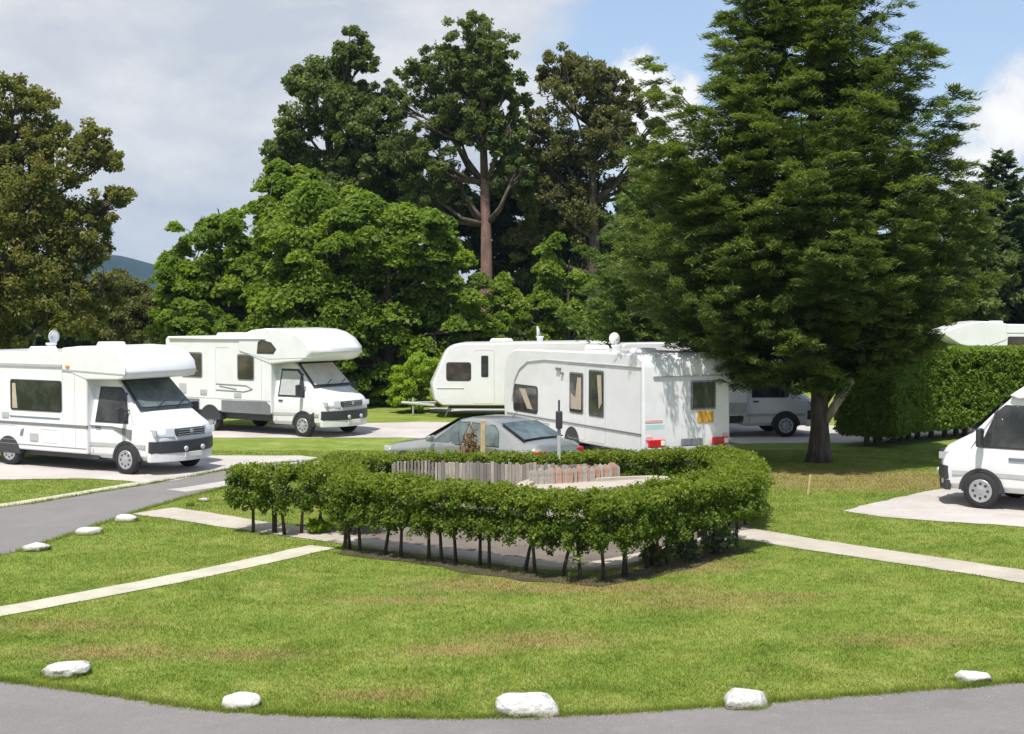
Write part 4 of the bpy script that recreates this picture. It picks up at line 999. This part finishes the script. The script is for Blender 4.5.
dish(r1, -3.75, .2, 2.66, r=.16); hatch(r1, -1.6, .1, 2.80); hatch(r1, -3.8, 0, 2.66)
MB().box((-3.0, 0, .36), (4.2, 1.9, .16)).build('chassis', M['dark'], r1)
place(r1, G(129, 474.5), R(-31))

# ---- motorhome 2 (large rounded overcab)
r2 = thing('motorhome', 'white motorhome with large bulbous overcab and dark skirts, parked beside the grass strip', 'motorhome')
cab(r2, True)
extr([(-1.12, 2.0), (-1.12, .62), (-5.4, .62), (-5.5, .75), (-5.5, 2.72), (-5.4, 2.80), (-1.9, 2.82), (-1.12, 2.85)], 1.12, 'living_body', M['white'], r2)
extr([(-.35, 2.12), (.35, 2.16), (.62, 2.24), (.80, 2.40), (.78, 2.55), (.50, 2.78), (.05, 2.96), (-.45, 3.05), (-1.3, 3.08), (-1.9, 3.02), (-2.4, 2.84), (-2.4, 2.4), (-1.14, 2.05)], 1.14, 'overcab', M['white'], r2, (-.9, 1), kmin=.74, bev=.06)
for s in (-1, 1):
    side_window(flat(1.14), [(-1.62, 2.38), (-1.02, 2.38), (-.92, 2.50), (-1.1, 2.66), (-1.45, 2.72), (-1.58, 2.66)], s, r2, 'bglass')
    side_window(flat(1.12), rrect(-2.42, 1.60, -1.82, 2.28), s, r2, 'bglass', frame=.04, fm='grey')
    side_window(flat(1.12), rrect(-4.75, 1.62, -3.95, 2.30), s, r2, 'bglass', frame=.04, fm='grey')
    panel(flat(1.12), [(-1.14, .60), (-3.1, .60), (-3.1, .95), (-1.3, .97), (-1.16, .86)], s, .03).build('skirt', M['grey'], r2)
    panel(flat(1.12), [(-4.05, .62), (-4.95, .62), (-4.95, .95), (-4.05, .95)], s, .03).build('skirt', M['grey'], r2)
    w_ = MB()
    for a, b_ in (((-3.35, 1.42), (-2.1, 1.40)), ((-2.1, 1.40), (-1.85, 1.30)), ((-1.85, 1.30), (-2.2, 1.22)), ((-2.2, 1.22), (-3.35, 1.24)), ((-3.2, 1.36), (-2.5, 1.28))):
        w_.tube([(a[0], s * 1.121, a[1]), (b_[0], s * 1.121, b_[1])], .016, 4)
    w_.build('decal', M['grey'], r2)
    seam(r2, 1.12, rrect(-3.35, .98, -2.75, 2.5, .05), s); seam(r2, 1.12, [(-1.5, .98), (-1.5, 2.25)], s)
    panel(lambda x, z: 1.0, [(.40, .50), (-.0, .50), (-.0, .50), (.40, .72)], s, .01).build('sill', M['dark'], r2)
    # curtain drawn across the cab door glass
    panel(lambda x, z: Loft(CAB).ysurf(x, z), [(-.22, 1.18), (-.92, 1.18), (-.92, 1.86), (-.38, 1.86), (-.24, 1.74)], s, .0215).build('blind', M['lgrey'], r2)
    wheel(r2, -3.6, s * .98, .335, s); panel(flat(1.12), arc(-3.6, .36, .44, 0, 180, 12), s, .006, .2).build('arch_recess', M['dark'], r2)

for s in (-1, 1):
    for x0, z0, x1, z1 in ((-4.0, 1.08, -3.72, 1.24), (-2.6, 1.05, -2.3, 1.18), (-4.9, 1.1, -4.6, 1.4)):
        MB().box(((x0 + x1) / 2, s * 1.126, (z0 + z1) / 2), (x1 - x0, .03, z1 - z0)).build('service_hatch', M['lgrey'], r2, bevel=.01)
    seam(r2, 1.12, [(-1.15, .99), (-5.4, .99)], s, .008, 'lgrey'); seam(r2, 1.14, [(-2.35, 2.42), (-1.2, 2.2), (.5, 2.28)], s, .008)
    MB().tube([(-1.3, s * 1.14, 2.78), (-5.3, s * 1.14, 2.74)], .035, 6).build('rolled_awning', M['white'], r2, True)
hatch(r2, -3.4, 0, 2.82, .7, .6); hatch(r2, -4.4, .4, 2.80)
MB().box((-3.0, 0, .50), (3.8, 1.9, .22)).build('chassis', M['dark'], r2)
place(r2, G(305, 437), R(-34))

# ---- motorhome behind the conifer, facing right
r4 = thing('motorhome', 'white motorhome half hidden behind the conifer trunk, with grey lower panels', 'motorhome')
cab(r4)
extr([(-1.12, 2.0), (-1.12, .62), (-4.6, .62), (-4.7, .75), (-4.7, 2.60), (-4.6, 2.68), (-1.9, 2.72), (-1.12, 2.72)], 1.10, 'living_body', M['white'], r4)
extr([(-.2, 2.12), (.38, 2.16), (.5, 2.34), (.2, 2.66), (-.4, 2.86), (-1.3, 2.9), (-2.1, 2.70), (-2.1, 2.4), (-1.14, 2.05)], 1.12, 'overcab', M['white'], r4, (-.9, 1), kmin=.78)
for s in (-1, 1):
    side_window(flat(1.10), rrect(-3.2, 1.5, -2.2, 2.1), s, r4, 'bglass')
    panel(flat(1.10), [(-1.14, .66), (-4.6, .66), (-4.6, 1.0), (-1.14, 1.0)], s, .02).build('skirt', M['lgrey'], r4)
    wheel(r4, -3.5, s * .98, .335, s); panel(flat(1.10), arc(-3.5, .36, .44, 0, 180, 12), s, .024, .2).build('arch_recess', M['dark'], r4)
MB().box((-3.0, 0, .50), (3.4, 1.8, .2)).build('chassis', M['dark'], r4)
place(r4, G(785, 437), R(4))
# ---- far right motorhome behind the hedge, facing left
r5 = thing('motorhome', 'white motorhome seen over the tall clipped hedge, only its overcab and upper side showing', 'motorhome')
cab(r5)
extr([(-1.12, 2.0), (-1.12, .62), (-5.4, .62), (-5.5, .75), (-5.5, 2.86), (-5.4, 2.96), (-1.9, 3.0), (-1.12, 3.0)], 1.12, 'living_body', M['white'], r5)
extr([(-.2, 2.22), (.35, 2.50), (.60, 2.62), (.55, 2.72), (.0, 2.90), (-.8, 3.08), (-1.3, 3.12), (-2.1, 3.02), (-2.1, 2.4), (-1.14, 2.05)], 1.14, 'overcab', M['white'], r5, (-.9, 1), kmin=.82)
for s in (-1, 1):
    side_window(flat(1.12), rrect(-2.75, 1.9, -2.15, 2.5), s, r5, 'bglass')
    seam(r5, 1.12, [(-1.25, .7), (-1.25, 2.8)], s, .02, 'lgrey'); seam(r5, 1.12, [(-1.75, .7), (-1.75, 2.8)], s, .02)
    seam(r5, 1.12, [(-1.75, 2.68), (-5.4, 2.68)], s, .02)
    wheel(r5, -3.8, s * .98, .335, s)
hatch(r5, -1.9, .2, 3.03); hatch(r5, -3.6, 0, 2.98)
MB().box((-3.2, 0, .50), (4.0, 1.8, .2)).build('chassis', M['dark'], r5)
r5.location = (D(948, 400, 55).x, 55.5, 0); r5.rotation_euler = (0, 0, R(176))

# ---- van at the right edge
r3 = thing('van', 'white high-roof panel van facing left on the right pad, cut by the frame edge', 'van')
cab(r3, low='dark')
extr([(-1.16, 2.10), (-1.16, .46), (-4.2, .46), (-4.3, .6), (-4.34, 2.3), (-4.2, 2.58), (-2.4, 2.64), (-1.5, 2.62), (-1.02, 2.50), (-.44, 2.10), (-.62, 2.04)], 1.0, 'load_body', M['white'], r3, None, taper=.12, bev=.06)
fl = lambda x, z: 1.0 * (1 - .12 * max(0, z - 1))
for s in (-1, 1):
    seam(r3, 1.0, [(-1.2, .50), (-1.2, 1.0)], s)
    panel(fl, [(-1.25, .60), (-4.2, .60), (-4.2, .68), (-1.25, .68)], s, .014).build('rubbing_strip', M['lgrey'], r3)
    panel(lambda x, z: 1.0, [(-.50, .92), (-1.0, .92), (-1.0, .98), (-.50, .98)], s, .02).build('decal', M['bluegrey'], r3)
    side_window(fl, rrect(-2.5, 1.25, -1.5, 1.85), s, r3)
    wheel(r3, -3.0, s * .93, .335, s); panel(fl, arc(-3.0, .34, .42, 0, 180, 12), s, .004, .2).build('arch_recess', M['dark'], r3)
MB().box((-2.4, 0, .40), (3.4, 1.7, .14)).build('chassis', M['dark'], r3)
ang = R(180 - 38); f = Vector((math.cos(ang), math.sin(ang), 0)); l = Vector((-f.y, f.x, 0))
r3.location = G(982, 508.5) - l * .93; r3.rotation_euler = (0, 0, ang)

# ---- caravans: local x forward (towards hitch), y left; origin at rear end centre on the ground
def caravan(name, label, Lg, hwid, ztop, zb=.42, ar=1.0, lean=0.0):
    t = thing(name, label, 'caravan')
    fr = arc(Lg - ar - lean, ztop - ar - .1, ar, 8, 90, 8, ar)
    pts = [(.02, zb), (Lg - .35, zb), (Lg - .08, zb + .18), (Lg, zb + .75)] + fr[1:-1] + [(Lg - ar - lean - .15, ztop - .07), (.35, ztop), (.10, ztop - .10), (.0, ztop - .35), (-.02, 1.3), (-.04, .7)]
    extr(pts, hwid, 'body', M['white'], t, (Lg - 1.5, 1), kmin=.88, bev=.06)
    MB().tube([(Lg - .2, -.7, .40), (Lg + .75, 0, .42)], .045, 6).tube([(Lg - .2, .7, .40), (Lg + .75, 0, .42)], .045, 6).tube([(Lg + .7, 0, .42), (Lg + 1.0, 0, .44)], .05, 8).tube([(Lg + .6, .08, 0.05), (Lg + .6, .08, .62)], .03, 8).build('drawbar', M['lgrey'], t)
    MB().box((Lg / 2, 0, .36), (Lg * .8, hwid * 1.5, .12)).build('chassis', M['dark'], t)
    for s in (-1, 1):
        wheel(t, Lg * .45, s * (hwid - .12), .31, s); panel(flat(hwid), arc(Lg * .45, .38, .40, 0, 180, 12), s, .004, .2).build('arch_recess', M['dark'], t)
    for x in (.4, Lg - .7):
        for s in (-1, 1): MB().tube([(x, s * .8, .40), (x + .15, s * .85, .02)], .025, 6).build('corner_steady', M['lgrey'], t)
    return t
c1 = caravan('caravan', 'white caravan with red rear lamps, its shaded end towards the conifer, beside the grey car', 7.6, 1.15, 2.66, ar=.8)
# near side is local left (+y)
S1 = 1; hw = 1.15
side_window(flat(hw), rrect(5.35, .98, 6.75, 1.62, .10), S1, c1, 'bglass', [(5.6, 1.05), (5.9, 1.05), (6.4, 1.56), (6.05, 1.56)], .04)
side_window(flat(hw), rrect(1.82, 1.14, 2.5, 2.18, .05), S1, c1, 'glass', [(1.86, 1.45), (2.0, 1.3), (2.1, 2.1), (1.9, 2.1)], .035, 'grey')
side_window(flat(hw), rrect(2.85, 1.15, 3.5, 2.08, .05), S1, c1, 'bglass', [(2.9, 1.22), (3.45, 1.22), (3.45, 1.6), (3.2, 1.5), (3.1, 2.0), (2.9, 2.0)], .035, 'grey')
side_window(flat(hw), rrect(4.1, 1.3, 5.0, 1.9, .08), -S1, c1, 'bglass')
seam(c1, hw, rrect(1.72, .5, 2.62, 2.30, .06), S1); seam(c1, hw, rrect(2.72, .5, 3.62, 2.30, .06), S1); seam(c1, hw, [(.08, .48), (.08, 2.5)], S1, .010)
aw = [(.05, 2.36), (4.9, 2.36), (5.9, 2.28), (6.4, 2.06), (6.7, 1.75), (6.86, 1.2)]
MB().tube([(x, S1 * (hw + .008), z) for x, z in aw], .022, 6).build('awning_rail', M['lgrey'], c1)
MB().tube([(x, S1 * (hw + .006), z) for x, z in [(.05, .86), (7.2, .86)]], .018, 6).build('side_stripe', M['grey'], c1)
mb = MB(); mb.box((4.1, S1 * (hw + .03), 2.16), (.22, .05, .07)); mb.box((3.9, S1 * (hw + .03), 2.06), (.10, .05, .05)); mb.build('awning_light', M['grey'], c1)
MB().box((4.9, S1 * (hw + .005), .62), (.5, .02, .3)).build('locker', M['lgrey'], c1, bevel=.01)
for s in (-1, 1):
    MB().box((-.035, s * 1.02, .78), (.05, .16, .1)).build('reflector', M['pink'], c1, bevel=.01)
# rear end: u from near corner -> local y = hw - u
def rear(name, u0, u1, z0, z1, mat, t=.02, par=c1, bev=.015):
    xr = -.03 if z0 > .7 else -.045
    return MB().box((xr - t / 2 + .01, hw - (u0 + u1) / 2, (z0 + z1) / 2), (t + .02, u1 - u0, z1 - z0)).build(name, M[mat], par, bevel=bev)
f = rear('rear_window', 1.24, 1.90, 1.38, 2.04, 'grey', .02); rear('pane', 1.28, 1.86, 1.42, 2.00, 'glass', .032, f)
rear('rear_board', 1.42, 1.84, 1.08, 1.34, 'yplate'); rear('number_plate', .98, 1.54, .58, .74, 'grey', .035)
for u in (.12, 1.80):
    l_ = rear('rear_light', u, u + .42, .58, .74, 'red', .05); rear('reversing_lamp', u + .30, u + .41, .60, .72, 'plate', .058, l_)
rear('rear_bumper', .02, 2.28, .44, .56, 'lgrey', .06); rear('reflection_stripe', .05, .55, .98, 1.08, 'teal', .004, bev=0); rear('reflection_stripe', .05, .5, 1.12, 1.18, 'pink', .004, bev=0)  # the teal and pale red stripes paint a reflection on the rear panel
rear('rear_rail', .25, 2.1, 2.14, 2.17, 'lgrey', .02)
dish(c1, 2.9, .2, 2.60, r=.15); hatch(c1, 1.6, .2, 2.64); hatch(c1, 4.8, -.3, 2.62)
MB().tube([(.15, -hw - .04, 2.56), (5.2, -hw - .04, 2.56)], .07, 8).build('rolled_awning', M['white'], c1, True)
# heading: rear direction lateral .906/.423; forward (-.42,.91)
fw = Vector((-.4226, .9063, 0)); corner = Vector((2.91, 31.1, 0)); right = Vector((.9063, .4226, 0))
c1.location = corner + right * 1.15; c1.rotation_euler = (0, 0, math.atan2(fw.y, fw.x))

c2 = caravan('caravan', 'white caravan furthest back, its rounded front end beside the lime-green bush', 6.6, 1.12, 2.55, ar=.55, lean=.40)
hw = 1.12; s = 1          # facing left: near side is local left
side_window(flat(hw), rrect(5.20, 1.28, 5.95, 1.82, .08), s, c2, 'bglass', frame=.04)
side_window(flat(hw), rrect(4.62, 1.40, 4.80, 2.05, .04), s, c2, 'glass'); seam(c2, hw, rrect(4.4, .5, 5.05, 2.25, .05), s)
side_window(flat(hw), rrect(2.6, 1.3, 3.8, 1.9, .08), s, c2, 'bglass')
seam(c2, hw, [(5.4, 1.0), (6.3, 1.0)], s, .02)
dish(c2, 2.9, .1, 2.52, r=.2); hatch(c2, 4.2, 0, 2.52, .8, .5)
c2.location = (D(435, 400, 46).x + 6.38, 47.2, 0); c2.rotation_euler = (0, 0, R(178))

# ---- grey saloon car
def car():
    t = thing('car', 'grey saloon car behind the board fence, beside the caravan', 'car')
    # origin centre on ground, x forward
    st = [  # x, zb, belt, ztop, w, wtop
        (2.15, .35, .50, .62, .55, .50), (2.08, .25, .58, .72, .74, .66), (1.85, .2, .66, .80, .83, .72), (1.2, .2, .74, .90, .87, .72), (.85, .2, .78, .96, .88, .72), (.05, .2, .86, 1.39, .89, .60), (-.25, .2, .87, 1.43, .89, .60), (-.75, .2, .88, 1.42, .89, .59), (-1.05, .2, .88, 1.35, .88, .60),
        (-1.75, .2, .86, 1.02, .86, .68), (-2.05, .22, .82, .98, .82, .70), (-2.18, .3, .74, .90, .72, .66), (-2.22, .36, .62, .72, .66, .60)]
    st = [(a, b, c, d, e, f) for a, b, c, d, e, f in st]
    lf = Loft(st); o = lf.build('body', M['silver'], t, 0.05)
    def screen(x0, z0, x1, z1, w0, w1, name, dx):
        for e, off, nm, mt in ((.05, .015, name, 'dark'), (0, .026, 'pane', 'sglass')):
            vs = []
            for i in range(5):
                q = i / 4; q2 = -.03 + 1.06 * q if e else q
                for j in range(7):
                    k = j / 3 - 1; vs.append((x0 + (x1 - x0) * q2 + dx * off, k * (w0 + (w1 - w0) * q + e * .6), z0 + (z1 - z0) * q2 + off + .012 * (1 - k * k)))
            ob = MB().add(vs, [(i * 7 + j, i * 7 + j + 1, (i + 1) * 7 + j + 1, (i + 1) * 7 + j) for i in range(4) for j in range(6)]).build(nm, M[mt], t if e else par, True)
            par = ob
    screen(.82, .985, .08, 1.375, .66, .55, 'windscreen', 1); screen(-1.72, 1.045, -1.10, 1.33, .62, .54, 'rear_window', -1)
    for s in (-1, 1):
        g = lambda x, z: lf.ysurf(x, z)
        for pts in ([(.62, .90), (-.28, .90), (-.30, 1.33), (.02, 1.32)], [(-.36, .90), (-1.25, .92), (-1.12, 1.18), (-.95, 1.30), (-.38, 1.33)]):
            f = panel(g, grow(pts, .02), s, .006).build('side_window', M['dark'], t); panel(g, pts, s, .013).build('pane', M['sglass'], f)
        MB().box((.50, s * .98, .98), (.12, .16, .12)).build('mirror', M['silver'], t, bevel=.03)
        MB().tube([(x, s * (lf.ysurf(x, z) + .002), z) for x, z in ((-.33, .3), (-.33, .88))], .006, 4).build('door_seam', M['dark'], t)
        MB().box((2.0, s * .62, .66), (.16, .28, .12)).build('headlight', M['lamp'], t, bevel=.02)
        MB().box((-2.13, s * .62, .78), (.14, .26, .16)).build('rear_light', M['red'], t, bevel=.02)
        for x in (1.35, -1.30):
            panel(lambda a, b: .875, arc(x, .31, .36, 0, 180, 12), s, .008, .2).build('arch_recess', M['dark'], t); wheel(t, x, s * .80, .31, s)
    MB().tube([(-.9, 0, 1.42), (-1.1, 0, 1.62)], .006, 4).build('aerial', M['dark'], t)
    return t
kc = car(); kc.location = (D(479, 440, 29.2).x, 29.4, 0); kc.rotation_euler = (0, 0, R(180 - 40))

# ---- timber post, hook-up post, marker stake
p = MB().box((0, 0, .72), (.10, .10, 1.5), taper=.96).build('timber_post', M['post'], None, bevel=.012); b0 = G(483, 494); p.location = (b0.x, b0.y, 0)
tag(p, 'pale square timber post rising above the back hedge in front of the grey car', 'post')
h = thing('hookup_post', 'slim electric hook-up post with a dark box, standing against the caravan side', 'hook-up post', (D(559, 430, 27.2).x, 27.2, 0))
MB().box((0, 0, .78), (.07, .07, 1.56)).build('post', M['lgrey'], h, bevel=.01); MB().box((0, -.04, 1.52), (.13, .14, .34)).build('socket_box', M['dark'], h, bevel=.02)
MB().tube([(0, 0, 1.68), (0, 0, 1.9)], .022, 6).build('top_rod', M['dark'], h)
s_ = MB().box((0, 0, .19), (.045, .035, .42), Matrix.Rotation(.10, 3, 'Y'), .9).build('marker_stake', M['post'], None, bevel=.008); b0 = G(809, 495); s_.location = (b0.x, b0.y, 0)
tag(s_, 'short thin timber marker stake in the worn grass in front of the conifer', 'stake')
